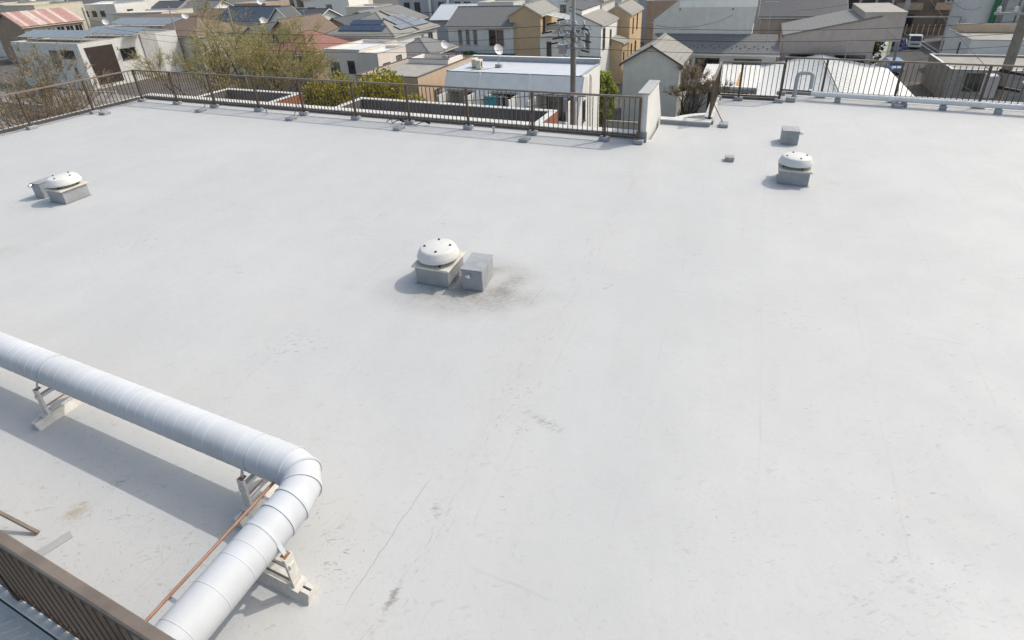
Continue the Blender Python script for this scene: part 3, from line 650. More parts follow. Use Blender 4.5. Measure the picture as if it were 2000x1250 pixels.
MB().box(-.04, 1.39, -.03, .03, 1.5, 1.56).build('frame_bar', W['board'], lt); MB().box(-.04, 1.39, -.03, .03, -.0, .05).build('frame_bar', W['board'], lt)
bt = thing('laundry_towel', 'turquoise towel hanging on the middle balcony of the terraced house', 'towel', (-17.7, 34.9, G + 3.9)); tw = MB()
MB().prism([(0, 0, 0), (1.0, 0, 0), (1.0, .05, 1.25), (0, .05, 1.25)], (0, .06, 0)).build('cloth', mat('turquoise', (.10, .38, .46), .9, .1, 5), bt); MB().tube([(-.3, .05, 1.3), (1.9, .05, 1.3)], .02, 6).build('pole', M_steel, bt)
for k in range(5):
    lab = ['dark grey', 'white', 'navy', 'pale grey', 'black'][k]; cc = [(.12, .12, .13), (.6, .6, .6), (.05, .06, .12), (.4, .4, .42), (.03, .03, .03)][k]
    g_ = thing('garment', lab + ' garment hung beside the turquoise towel on the balcony', 'garment', (-16.6 + .2 * k, 34.98, G + 4.1), 0, 'laundry on the middle balcony')
    MB().prism([(0, 0, 0), (.16, .02, -.02), (.17, .06, 1.0), (.0, .03, 1.02)], (.02, .10, 0)).build('cloth', mat('garment_%d' % k, cc, .9, .15, 6), g_)
for k, x in enumerate((-20.4, -19.75)):
    ac = thing('air_conditioner_unit', ('left' if k == 0 else 'right') + ' one of two cream outdoor units on the flat roof', 'air conditioner', (x, 38.6 - .5 * k, G + AH + .03), R(12), 'outdoor units on the flat roof')
    MB().box(0, .34, 0, .85, .06, .68).build('casing', W['cream'], ac, bevel=.02); MB().lathe([(.22, 0), (.22, .02), (.05, .025)], 20).build('fan_grille', M_framed, ac).matrix_local = Matrix.Translation((.345, .36, .36)) @ Matrix.Rotation(R(90), 4, 'Y')
    for yy in (.05, .72): MB().box(0, .34, yy, yy + .08, 0, .06).build('foot', M_gutd, ac)
dish('white satellite dish on yellowish mount upon the flat bluish roof', -18.35, 39.3, G + AH + .03, .42, mast=1.35)
dish('white satellite dish on the tan flat roof left of the bluish one', -26.6, 45.2, G + 5.9, .40, mast=1.2)

# ---- B and the houses round it
house('small grey gabled house beside the roof notch', -10.35, 47.9, 4.75, 6.8, 5.45, 'gy', 1.4, 'greige', 'taupe', over=.28, gut=M_gutd, wins=(('r', 1.5, 3.5, 1.0, 1.0), ('r', 4.2, 3.5, 1.0, 1.0)))
E_ = house('pale grey house with charcoal roof and three slim windows', -38.0, 65.9, 9.3, 8.0, 6.25, 'gx', 1.95, 'pale', 'grey', rz=1.5, over=.25,
      wins=(('f', 1.45, 3.85, .65, 2.0, False, M_curtain, 0), ('f', 2.55, 3.85, .65, 2.0, False, M_curtain, 0), ('f', 3.65, 3.85, .65, 2.0, False, M_curtain, 0), ('f', 5.9, 3.75, 2.2, 2.1, False, M_glass, 1)))
MB().box(-.3, 9.5, -1.0, -.01, 2.7, 2.85).build('pent_roof', RF['dark'], E_); MB().box(9.31, 10.5, .6, 4.4, 2.6, 3.5).build('bay_balcony', W['pink'], E_); MB().box(9.31, 10.5, .6, 4.4, 5.5, 6.1).build('bay_hood', W['pink'], E_)
MB().box(9.31, 9.5, .6, 1.4, 3.501, 5.499).build('bay_pier', W['white'], E_); window(E_, 'r', 9.32, 8, 1.6, 3.55, 1.3, 1.9, True, M_glass); MB().box(9.31, 10.4, 3.2, 4.2, 3.501, 5.499).build('bay_pier', W['white'], E_)
C_ = house('white house with stepped mono-pitch roof behind the utility pole', -19.1, 60.0, 3.55, 7.6, 7.05, 'shedl', 1.5, 'white', 'taupe', over=.1,
      wins=(('f', 1.75, 4.5, .55, 1.8, False, M_curtain, 0), ('r', .7, 4.5, .95, 2.2, True, M_glass, 0), ('r', 3.9, 4.6, .7, 1.6, True, M_glass, 0)))
MB().prism([(0, -.01, 7.9), (1.35, -.01, 7.9), (1.35, -.01, 8.6), (0, -.01, 8.95)], (0, 7.6, 0)).build('upper_storey', W['white'], C_)
MB().prism([(-.05, -.1, 8.97), (1.4, -.1, 8.61), (1.4, -.1, 8.69), (-.05, -.1, 9.05)], (0, 7.8, 0)).build('upper_roof', RF['dark'], C_)
MB().prism([(.2, -1.0, 3.05), (3.65, -1.0, 3.05), (3.65, -.01, 3.7), (.2, -.01, 3.7)], (0, .0, .12)).build('pent_roof', RF['dark'], C_)
MB().box(.3, 3.55, -.9, -.02, 0, 3.0).build('porch_wall', W['white'], C_)
house('low white annex with one slim window left of the utility pole', -21.6, 57.2, 3.6, 2.7, 6.1, 'shedb', .35, 'pale', 'grey', over=.06, wins=(('f', .75, 4.05, .55, 1.7, True, M_glass, 0),))
D1 = house('orange house with grey roof left of the utility pole', -29.3, 66.6, 4.2, 7.4, 7.5, 'gy', 1.15, 'orange', 'taupe', rz=2, over=.2, wins=(('r', .9, 5.3, .8, 1.9, True, M_glass, 0), ('r', .9, 2.4, .8, 1.9, True, M_glass, 0)))
cn = MB(); cn.prism([(4.35, 1.6, 7.35), (7.2, 1.6, 6.75), (7.2, 5.2, 6.75), (4.35, 5.2, 7.35)], (0, 0, .06)); cn.build('metal_canopy', RF['white'], D1)
for k in range(4): MB().beam((4.4, 2.2 + k * .8, 7.43), (7.2, 2.2 + k * .8, 6.84), .05, .05).build('canopy_rib', M_pvc, D1)
MB().box(4.45, 7.0, 1.75, 1.85, 4.6, 6.4).build('balcony_screen', W['cream'], D1); MB().box(4.1, 7.0, 1.86, 5.1, 4.4, 4.6).build('balcony_floor', W['pale'], D1)
for x in (4.5, 6.9): MB().box(x, x + .1, 1.9, 2.0, 0, 4.39).build('post', M_frame, D1)
house('tall orange house with two narrow side windows at right of the white one', -17.4, 68.4, 3.15, 8.2, 7.4, 'gy', .95, 'orange', 'taupe', rz=1, over=.15,
      wins=(('r', 1.9, 5.0, .5, 1.8, True, M_glass, 0), ('r', 4.5, 5.2, .6, 1.8, True, M_glass, 0), ('r', 1.5, 2.0, .5, 1.8, True, M_glass, 0), ('r', 4.0, 2.0, .8, 1.8, True, M_glass, 0)))
house('small orange lean-to with grey roof below the tall orange house', -16.0, 64.2, 1.9, 3.0, 4.6, 'shedl', .6, 'orange', 'taupe', over=.15, wins=(('r', .6, 2.4, .5, 1.2, True, M_glass, 0),))
house('beige gabled house behind the white metal canopy', -27.0, 83, 5.5, 8, 7.9, 'gy', 1.3, 'greige', 'taupe', over=.3, wins=(('f', 3.5, 6.2, .5, .5, True, M_glass, 0),))
F_ = house('building with tan flat roof and sunken light well', -30.2, 36.4, 6.0, 10.2, 5.75, 'flat', .16, 'peach', 'flat', rz=1, gut=M_gutd, wins=(('r', 2.4, 3.2, 1.2, 1.2, True, M_curtain), ('r', 5.6, 3.2, 1.4, 1.5, True, M_curtain)))
q = MB(); q.box(1.3, 5.4, 6.2, 6.4, 5.78, 6.2); q.box(1.3, 1.5, 6.4, 8.9, 5.78, 6.2); q.box(1.3, 5.4, 8.9, 9.1, 5.78, 6.2); q.box(5.2, 5.4, 6.4, 8.9, 5.78, 6.2); q.build('light_well', W['pink'], F_)
q = MB(); q.box(1.25, 5.45, 6.15, 6.45, 6.201, 6.24); q.box(1.25, 5.45, 8.85, 9.15, 6.201, 6.24); q.build('coping', M_gutd, F_)
house('pinkish white flat-roofed house wing in front of the red tiled roof', -43.0, 47.3, 4.8, 7.0, 5.75, 'flat', .3, 'pink', 'flatwhite', wins=(('f', .6, 3.3, 1.2, 1.4, True, M_curtain), ('f', 3.0, 3.6, .9, 1.3, True, M_glass, 0)))
house('pinkish white flat-roofed house block with two curtained windows', -38.1, 46.7, 2.6, 5.2, 5.55, 'flat', .3, 'pink', 'flatwhite', wins=(('r', .7, 2.8, 1.3, 1.9, True, M_curtain), ('r', 3.2, 3.5, 1.0, 1.6, True, M_curtain)))
H_ = house('house with solar panels on both faces of its hip roof', -52.0, 57.9, 10.6, 11.0, 6.0, 'hipy', 2.2, 'pale', 'taupe', rz=2, over=.35, hipx=4.6,
      wins=(('r', 4.8, 3.6, 1.2, 1.5), ('r', 6.6, 3.9, .6, 1.4), ('r', 8.4, 3.7, 1.3, 1.6)))
sx_ = Vector((-5.65, 0, 2.34)).normalized()
solar(H_, (10.1, 2.4, 6.30), (0, 1, 0), sx_, 3, 3, 1.0, 1.15, M_solarl, skip=((0, 1), (0, 2)), lift=.16); solar(H_, (10.1, 6.0, 6.30), (0, 1, 0), sx_, 4, 3, 1.0, 1.15, M_solarl, skip=((3, 2), (3, 1), (2, 2)), lift=.16)  # right slope: light on the panels put into a paler cell colour
sy_ = Vector((0, 4.95, 2.34)).normalized(); solar(H_, (1.9, .6, 6.34), (1, 0, 0), sy_, 4, 1, 1.7, 1.3, M_solar, lift=.16); solar(H_, (2.9, 1.8, 6.92), (1, 0, 0), sy_, 3, 1, 1.6, 1.2, M_solar, lift=.16)
MB().prism([(10.95, 5.35, 5.98), (5.3, 5.35, 8.32), (5.3, 5.75, 8.32), (10.95, 5.75, 5.98)], (0, 0, .22)).build('valley_strip', RF['grey'], H_)
house('low house with plain grey hip roof below the solar roof', -40.3, 55.8, 5.2, 6.6, 4.3, 'hipy', 1.25, 'board', 'greyx', rz=3, over=.4)
house('dark-roofed gabled house with black attic window left of solar panels', -60.4, 66.4, 6.3, 8.0, 5.8, 'gy', 1.3, 'board', 'darkx', rz=0, over=.5, gut=M_gutd, wins=(('f', 2.4, 4.0, 1.4, 1.6, True, M_glass, 0),))
house('wide house with plain mid-grey roof behind the dark gabled one', -66.8, 77.0, 11.5, 11, 5.2, 'gy', 1.9, 'greige', 'greyx', rz=0, over=.5)
house('house with red-brown tiled hip roof and aerial above pink walls', -53.3, 49.2, 6.3, 7.6, 5.3, 'hipy', 1.75, 'board', 'red', rz=0, over=.45)
house('ochre yellow gabled house behind the budding tree', -59.6, 55.5, 6.0, 7.0, 6.0, 'gy', 2.1, 'yellow', 'brown', over=.45, wins=(('f', 2.9, 3.0, 1.2, 1.6, True, M_glass), ('f', 1.0, 5.4, .9, .9, True, M_glass, 0)))
house('white gabled dormer house with bright white barge boards', -74.0, 70.0, 5.0, 2.7, 6.2, 'gy', 2.2, 'white', 'dark', over=.4, gut=M_white)
house('brown hip-roofed house at the centre of the budding tree', -92, 60.8, 12, 10, 5.3, 'hipx', 2.1, 'greige', 'brown', over=.5)
house('navy roofed house just left of the white gabled dormer', -90.5, 73.5, 12, 8, 6.0, 'gx', 2.0, 'greige', 'navy', rz=0, over=.4)
house('pale gabled house with dark roof above the satellite dish', -78, 73.2, 10.2, 8, 5.7, 'gx', 1.8, 'greige', 'dark', rz=0, over=.5, gut=M_white, wins=(('r', 2, 3.2, 1.2, 1.4, True),))
house('low cream wall house between the dark gable and balcony block', -76, 92, 7, 6, 6.3, 'flat', .3, 'cream', 'flatwhite', wins=(('f', 2.2, 3.9, .9, 1.2, True), ('f', 4.6, 3.9, .9, 1.2, True)))
house('blue slate roof house hidden behind the budding tree', -68.5, 58.0, 7.5, 9, 5.0, 'gy', 2.0, 'greige', 'darkx', over=.5)
# balcony block (grey two-storey with downpipes)
BB = house('grey two-storey block with balconies and white pipes above solar roof', -66, 96, 20, 8, 8.0, 'flat', .3, 'bluegrey', 'flat',
      wins=tuple(('f', u, 4.6, 1.3, 2.4, True, M_glass) for u in (1.2, 3.6, 9.0, 12.6, 14.6)))
for x in (7.4, 11.4): MB().tube([(x, -.5, 0), (x, -.5, 8.4)], .28, 10).build('white_pipe', M_white, BB, smooth=True)
MB().box(0, 16, -1.1, -.01, 4.2, 4.35).build('balcony_floor', W['bluegrey'], BB); MB().box(0, 16, -1.15, -1.05, 5.2, 5.28).build('balcony_rail', M_framed, BB)
for k in range(28): MB().box(.3 + k * .56, .34 + k * .56, -1.12, -1.08, 4.36, 5.19).build('baluster', M_framed, BB)
S_ = house('small house with silver metal roof right of solar panels', -51.5, 84.5, 9.0, 8.5, 5.1, 'gx', 1.9, 'bluegrey', 'silver', rz=4, over=.5, ridge=.55, gut=M_gutd)
for k in range(14):
    MB().beam((.0 + k * .7, -.4, 5.03), (.0 + k * .7, 4.6, 7.16), .05, .07).build('rib', RF['silver'], S_)
house('narrow beige house with dark window behind the charcoal roof', -43.5, 86, 6.5, 7, 7.3, 'flat', .3, 'greige', 'flat', wins=(('f', 1.0, 4.6, 2.4, 2.0, True, M_glass),))
house('bright white block with small window above charcoal roof', -37.0, 92, 10, 8, 8.2, 'flat', .3, 'white', 'flatwhite', wins=(('f', 1.2, 6.2, 1.0, .6, True, M_glass), ('f', 6, 5.4, 1.2, 1.2, True)))
house('dark grey roofed house peeping above charcoal roof at centre', -30.5, 93.5, 9, 8, 6.6, 'gx', 1.8, 'cream', 'grey', rz=3, over=.4)

# ---- left: white house with dark panel, and its neighbours
Mh = house('white house with large dark brown wall panel at the left', -99.0, 45.6, 15.6, 14.5, 6.0, 'flat', .2, 'pale', 'flat', rz=0, gut=M_gut,
      wins=(('f', 8.6, 3.0, 1.8, 2.2, True, M_curtain), ('f', 11.3, 4.2, 2.9, 1.1, True, M_glass, 0), ('f', 12.9, 1.6, .8, 1.5, False, M_curtain, 0), ('r', 5.2, 3.2, 2.2, 1.5, True, M_glass)))
MB().prism([(15.601, 1.0, .5), (15.601, 4.4, .5), (15.601, 4.4, 5.55), (15.601, .6, 5.55)], (.05, 0, 0)).build('wall_panel', mat('dark_panel', (.045, .032, .028), .6, .1, 2), Mh)
MB().box(15.61, 15.75, 8.6, 11.0, 0, 6.3).build('grey_pier', W['grey'], Mh); MB().box(15.601, 15.72, 5.0, 7.6, 4.75, 5.15).build('window_box', W['pale'], Mh)
for r_i, (y_, n_, x0_) in enumerate(((2.2, 9, -2.5), (6.4, 7, 5.5))):
    for k in range(n_): MB().prism([(x0_ + k * 1.75, y_, 6.55), (x0_ + k * 1.75 + 1.68, y_, 6.55), (x0_ + k * 1.75 + 1.68, y_ + 2.6, 7.25), (x0_ + k * 1.75, y_ + 2.6, 7.25)], (0, 0, .06)).build('solar_panel', M_solarl, Mh)
    q = MB()
    for k in range(n_): q.beam((x0_ + k * 1.75 + .8, y_ + 2.4, 6.02), (x0_ + k * 1.75 + .8, y_ + 2.4, 7.2), .06); q.beam((x0_ + k * 1.75 + .8, y_ + .3, 6.02), (x0_ + k * 1.75 + .8, y_ + .3, 6.6), .06)
    q.build('panel_stand', M_steel, Mh)
M2 = house('long low white building with a solar row behind the white house', -108, 62.5, 22, 9, 5.9, 'flat', .2, 'cream', 'flat', wins=(('f', 15, 3.5, 2, 1.4, True),))
for k in range(11): MB().prism([(1 + k * 1.9, 2.0, 6.4), (2.82 + k * 1.9, 2.0, 6.4), (2.82 + k * 1.9, 5.0, 7.2), (1 + k * 1.9, 5.0, 7.2)], (0, 0, .06)).build('solar_panel', M_solarl, M2)
Nh = house('house with faded red metal roof and row of windows at upper left', -133.5, 60.0, 9.0, 10.6, 6.4, 'gy', 2.3, 'board', 'red', rz=1, over=.3,
      wins=tuple(('r', .5 + k * 1.65, 4.3, 1.45, 1.5, False, M_curtain if k < 3 else M_glass) for k in range(6)))
fr_ = [mat('faded_red_%d' % k, c, .6, .12, 2, dirt=.1) for k, c in enumerate(((.45, .26, .22), (.57, .45, .41), (.49, .31, .27), (.60, .50, .46)))]
for k in range(15): MB().prism([(9.35, -.3 + k * .745, 6.42), (4.5, -.3 + k * .745, 8.88), (4.5, .40 + k * .745, 8.88), (9.35, .40 + k * .745, 6.42)], (0, 0, .06)).build('roof_panel', fr_[random.choice((0, 1, 2, 3, 0))], Nh)
MB().box(9.02, 9.12, 0, 10.4, 3.9, 4.15).build('red_trim', fr_[0], Nh)
house('pale block with grey roof beyond the faded red roof', -172, 96, 20, 9, 6.6, 'shedb', 1.0, 'white', 'silver', rz=6, wins=(('f', 8, 4.2, 3, 1.3, True),))
house('cream block with dark garage opening right of the red roof', -136, 84, 14, 9, 6.2, 'flat', .3, 'cream', 'flatwhite', rz=8, wins=(('f', 3, 3.6, 3.4, 1.6, True, M_glass, 0), ('r', 2, 3.6, 3.4, 1.6, True, M_glass, 0)))
house('low tan boarded shed roof right of the red-roofed house', -124, 78.5, 14, 6, 4.8, 'shedb', 1.2, 'board', 'brown', rz=8)
house('mid-rise beige block with long window strip at upper left', -150, 114, 26, 10, 8.2, 'flat', .3, 'cream', 'flat', rz=6, wins=(('f', 8, 5.4, 6, 1.6, True, M_glass, 3), ('r', 1.5, 5.2, 5, 1.6, True, M_glass, 3)))
house('tan tiled long roof left of the budding tree top', -112, 84.5, 16, 7, 5.2, 'gx', 1.5, 'board', 'brown', rz=10, over=.4)
house('reddish brown block with dark doorway above the budding tree', -112, 97, 9, 8, 7.0, 'flat', .2, 'board', 'flat', rz=4, wins=(('f', 5.5, 3.0, 2.2, 2.8, True, M_glass, 0),))
house('beige apartment strip with balconies above budding tree', -118, 118, 22, 9, 8.6, 'flat', .3, 'cream', 'flat', rz=5, wins=tuple(('f', 1 + k * 3.4, 4.6, 2.4, 1.8, True, M_glass) for k in range(6)))
house('white two-tone house with sloped outer stair above brown roof', -96, 102, 12, 8, 7.2, 'shedr', 1.2, 'white', 'silver', rz=5, wins=(('f', 1, 4.6, 2, 1.2, True), ('f', 6, 4.8, 1.5, 1.5, True)))

# ---- right side
P_ = house('large plain pale grey house with cut-off left shoulder', -10.6, 63.6, 10.1, 9.0, 5.9, 'flat', .02, 'greige', 'flat', gut=M_gut)
MB().prism([(0, 0, 5.95), (10.1, 0, 5.95), (10.3, 0, 9.2), (2.4, 0, 9.2), (.0, 0, 7.3)], (0, 8.5, 0)).build('upper_storey', W['greige'], P_)
MB().box(2.4, 10.35, .1, 8.6, 9.201, 9.35).build('roof', RF['flatwhite'], P_); MB().box(2.6, 10.3, -.02, .08, 8.55, 9.22).build('cream_band', W['white'], P_)
for x in (2.7, 8.0): MB().lathe([(.09, 0), (.09, .04), (.02, .05)], 12).build('vent_cap', M_gutd, P_).matrix_local = Matrix.Translation((x, -.0, 8.35)) @ Matrix.Rotation(R(90), 4, 'X')
sk = MB().prism([(.2, -.02, 5.75), (12.6, -.02, 5.75), (13.0, -3.0, 4.2), (3.8, -3.0, 4.2)], (0, 0, .12)).build('skirt_roof', RF['grey'], P_)
for k in range(20): MB().box(4.2 + k * .42, 4.3 + k * .42, -2.25 + .3 * (k % 2), -2.15 + .3 * (k % 2), 4.68 + .15 * (k % 2), 4.82 + .15 * (k % 2)).build('snow_guard', M_gutd, sk)
MB().beam((3.8, -3.05, 4.2), (13.0, -3.05, 4.2), .14, .14).build('gutter', M_gut, P_); MB().box(4.2, 12.7, -2.6, -.1, 0, 4.25).build('lower_wall', W['pale'], P_)
window(P_, 'f', 10, 9, 5.0, 2.0, 2.4, 1.8, True, M_glass).location = (0, -2.6, 0); window(P_, 'f', 10, 9, 8.8, 2.0, 2.6, 1.8, True, M_curtain).location = (0, -2.6, 0)
Q_ = house('mauve walled building with rising grey roof at the right', 2.5, 62.2, 7.9, 9.5, 5.9, 'shedr', 1.75, 'mauve', 'greyx', over=.1, gut=M_gutd, wins=(('f', .8, 2.6, 2.2, 1.6, True, M_glass), ('f', 4.8, 2.6, 2.6, 1.6, True, M_glass)))
MB().box(6.6, 9.9, -.02, 9.4, 5.5, 8.05).build('stair_tower', W['mauve'], Q_); MB().box(6.55, 9.95, -.07, 9.45, 8.051, 8.12).build('tower_roof', RF['flat'], Q_)
house('dark grey lean-to roof between pale grey house and mauve building', .2, 72.5, 8.5, 7, 6.7, 'gx', 1.6, 'mauve', 'dark', over=.3)
R1 = house('low shed with rust-streaked white metal roof behind the corner railing', -4.0, 51.0, 4.6, 8.0, 3.0, 'shedb', .35, 'greige', 'white', over=.25, wins=())
MB().box(.7, 3.9, -.02, -.002, .9, 2.6).build('dark_opening', M_framed, R1)  # dark slab on the wall, its colour standing for shade inside the gap
for k in range(10): MB().beam((-.2 + k * .52, -.25, 3.13), (-.2 + k * .52, 8.2, 3.53), .04, .05).build('rib', RF['white'], R1)
MB().prism([(2.9, .2, 3.17), (3.3, .2, 3.17), (3.15, 5.0, 3.40), (3.05, 5.0, 3.40)], (0, 0, .012)).build('rust_streak', mat('rust_stain', (.55, .30, .10), .9, .2, 3), R1)
R2 = house('low gabled building with white tiled metal roof behind the white pipe', .9, 42.0, 10.6, 19.0, 3.1, 'gy', 1.1, 'greige', 'white', over=.3, ridge=.48, gut=M_gutd)
for k in range(56): MB().beam((-.25, -.2 + k * .345, 3.17), (5.05, -.2 + k * .345, 4.36), .035, .05).build('rib', RF['white'], R2)
for k in range(28): MB().beam((10.8, -.2 + k * .69, 3.16), (5.15, -.2 + k * .69, 4.36), .035, .05).build('rib', RF['white'], R2)
MB().beam((5.09, -.3, 4.42), (5.09, 19.3, 4.42), .07, .05).build('ridge_flashing', M_gutd, R2)
T_ = house('grey flat-roofed building with beige upstand at the right edge', 20.8, 73.0, 12, 9.0, 3.9, 'flat', .35, 'pale', 'flat', rz=0, gut=M_gutd, wins=())
MB().box(.5, 11.5, 8.5, 8.7, 4.0, 4.9).build('upstand', W['peach'], T_); MB().box(-.05, .0, 3.0, 3.4, 1.2, 3.6).build('wall_recess', M_framed, T_)
house('low grey block-walled outbuilding below the right railing', 17.0, 62.3, 14, 8.5, 2.9, 'flat', .2, 'block', 'flat', wins=(('f', 1.2, 1.2, 1.4, 1.6, True),))
house('white metal carport roof beside the right utility pole', 19.5, 47.0, 7, 6, 3.4, 'shedb', .4, 'grey', 'white')
apt = house('brown apartment building with tan balconies at the top right', 15.5, 112, 15.0, 9, 10.6, 'flat', .3, 'brown', 'flat', wins=tuple(('f', u, v, 2.2, 1.9, True, p_) for u, p_ in ((2.2, M_curtain), (5.6, M_glass), (10.8, M_glass)) for v in (1.0, 5.0, 8.2)))
for v in (3.6, 7.0):
    for u in (4.9, 10.2): MB().box(u, u + 3.6, -.9, -.01, v, v + 1.1).build('balcony', W['board'], apt)
for k in range(4): MB().box(8.7, 10.1, -.06, -.002, 5.2 + k * .75, 5.5 + k * .75).build('louvre', M_framed, apt)
for k in range(24): MB().box(-4 + k * .75, -3.9 + k * .75, -3.2, -3.1, 0, 1.7).build('fence_bar', W['peach'], apt)
SC = house('pale building wrapped in grey scaffolding with green tube', 26.2, 95, 10, 9, 8.0, 'flat', .3, 'pale', 'flat')
for k in range(6): MB().tube([(3.0 + k * 1.4, -1.0, 0), (3.0 + k * 1.4, -1.0, 8.6)], .04, 6).build('scaffold_pole', M_pvc, SC)
for z in (1.8, 3.6, 5.4, 7.2): MB().box(2.9, 10.2, -1.2, -.3, z, z + .06).build('scaffold_deck', M_pvc, SC)
for k in range(5): MB().box(3.1 + k * 1.4, 4.3 + k * 1.4, -1.12, -1.06, .4, 7.9).build('sheeting', W['grey'] if k < 3 else W['bluegrey'], SC)
MB().tube([(2.1, -.6, .2), (2.3, -.6, 8.2)], .33, 12).build('rubbish_chute', mat('chute_green', (.03, .19, .09), .5, .1, 3), SC, smooth=True)
house('dark grey roofed block at the top between orange house and pale house', -19, 97, 9, 8, 8.3, 'flat', .3, 'bluegrey', 'navy')
house('brown tiled wall building with white roof rail behind pale house', -15.2, 84, 5.5, 6, 6.9, 'flat', .8, 'board', 'flat', gut=M_white)
house('pinkish grey block behind the aerial on the mauve building', -1, 86, 10, 8, 8.2, 'flat', .3, 'mauve', 'flat')
house('dark glassy block with cream posts at the top right of mauve roof', 8.5, 92, 8, 8, 8.3, 'flat', .3, 'grey', 'flat', wins=tuple(('f', .4 + k * 1.9, 5.2, 1.6, 2.4, True, M_glass, 1) for k in range(4)))
# ================================================================== TREES AND PLANTS
def leafmat(name, c, c2, tr=.25):
    m = bpy.data.materials.new(name); m.use_nodes = True; N = m.node_tree.nodes; L = m.node_tree.links; b = N['Principled BSDF']
    geo = N.new('ShaderNodeNewGeometry'); rp = N.new('ShaderNodeValToRGB'); rp.color_ramp.elements[0].color = (*c, 1); rp.color_ramp.elements[1].color = (*c2, 1)
    L.new(geo.outputs['Random Per Island'], rp.inputs['Fac']); L.new(rp.outputs[0], b.inputs['Base Color']); b.inputs['Roughness'].default_value = .6
    td = N.new('ShaderNodeBsdfTranslucent'); L.new(rp.outputs[0], td.inputs['Color']); mx = N.new('ShaderNodeMixShader'); mx.inputs[0].default_value = tr
    L.new(b.outputs[0], mx.inputs[1]); L.new(td.outputs[0], mx.inputs[2]); L.new(mx.outputs[0], N['Material Output'].inputs['Surface'])
    return m
L_olive = leafmat('bud_olive', (.31, .28, .09), (.60, .54, .20)); L_twig = leafmat('twig_brown', (.20, .155, .10), (.34, .27, .18), .1)
L_yellow = leafmat('leaf_yellowgreen', (.17, .17, .02), (.50, .44, .06), .3); L_bamboo = leafmat('leaf_bamboo', (.20, .25, .05), (.55, .58, .20), .35); L_green = leafmat('leaf_green', (.04, .075, .015), (.16, .22, .04), .3); L_dark = leafmat('leaf_dark', (.025, .045, .012), (.08, .12, .03), .2)
M_bark = mat('bark', (.085, .065, .05), .9, .25, 6, bump=.3); M_barkp = mat('bark_pale', (.13, .10, .08), .9, .2, 6)

def leaf(mb, p, d, L_, w_, rnd):
    s = d.cross(Vector((rnd.gauss(0, 1), rnd.gauss(0, 1), rnd.gauss(0, 1))))
    if s.length < 1e-4: return
    s = s.normalized() * w_; e = p + d * L_
    i = len(mb.v); mb.v += [tuple(p - s * .4), tuple(p + s * .4), tuple(p + d * L_ * .55 + s), tuple(e), tuple(p + d * L_ * .55 - s)]
    mb.f.append((i, i + 1, i + 2, i + 3, i + 4))
def branchy(label, x, y, z0, h, spread, lm, twigs, leaves, seed, stems=4, bark=None, group=None, tl=.9, leaf_l=.16, leaf_w=.03, up=.55, levels=4, bare=False, name='tree'):
    """deciduous tree in early spring: stems, limbs and twigs real, buds as small faces"""
    rnd = random.Random(seed); t = thing(name, label, 'tree', (x, y, z0), 0, group); tr = MB(); li = MB(); cr = MB(); tips = []
    def grow(p, d, ln, r, lv):
        pts = [p]; rs = [r]; dd = d.copy(); n = 3
        for k in range(n):
            dd = (dd + Vector((rnd.gauss(0, .13), rnd.gauss(0, .13), rnd.gauss(.04, .06)))).normalized(); pts.append(pts[-1] + dd * ln / n); rs.append(r * (1 - .42 * (k + 1) / n))
        (tr if lv == 0 else li).tube(pts, rs, 6 if lv < 2 else 4, cap=False)
        if lv >= levels - 1: tips.append((pts[1], dd)); tips.append((pts[-1], dd)); return
        for k in range(rnd.choice((2, 3, 3)) if lv else 3):
            a = rnd.uniform(0, 6.28); o = Vector((math.cos(a), math.sin(a), 0)); o = (o - dd * o.dot(dd)).normalized()
            nd = (dd * rnd.uniform(.55, .9) + o * rnd.uniform(.35, .75) * spread + Vector((0, 0, up * .3))).normalized()
            grow(pts[-1] if k < 2 else pts[2], nd, ln * rnd.uniform(.58, .82), rs[-1] * .68, lv + 1)
    for s in range(stems):
        a = 6.28 * s / stems + rnd.uniform(-.5, .5); d = Vector((math.cos(a) * .42 * spread, math.sin(a) * .42 * spread, 1)).normalized()
        grow(Vector((math.cos(a) * .15, math.sin(a) * .15, 0)), d, h * rnd.uniform(.30, .42), .18 * h / 10, 0)
    tr.build('trunk', bark or M_bark, t, smooth=True); li.build('limbs', bark or M_bark, t, smooth=True)
    tw = MB()
    for p, d in tips:
        for k in range(twigs):
            nd = (d + Vector((rnd.gauss(0, .45), rnd.gauss(0, .45), rnd.gauss(.18, .35)))).normalized(); L_ = tl * rnd.uniform(.5, 1.25); e = p + nd * L_
            leaf(tw, p, nd, L_, .008, rnd)
            for j in range(leaves):
                q = p.lerp(e, rnd.uniform(.15, 1.0)); ld = (nd + Vector((rnd.gauss(0, .6), rnd.gauss(0, .6), rnd.gauss(0, .5)))).normalized()
                leaf(cr, q, ld, leaf_l * rnd.uniform(.6, 1.3), leaf_w * rnd.uniform(.7, 1.3), rnd)
    tag(tw.build('twigs', L_twig, t), None, None, kind='stuff')
    if leaves: tag(cr.build('crown', lm, t), None, None, kind='stuff')
    return t
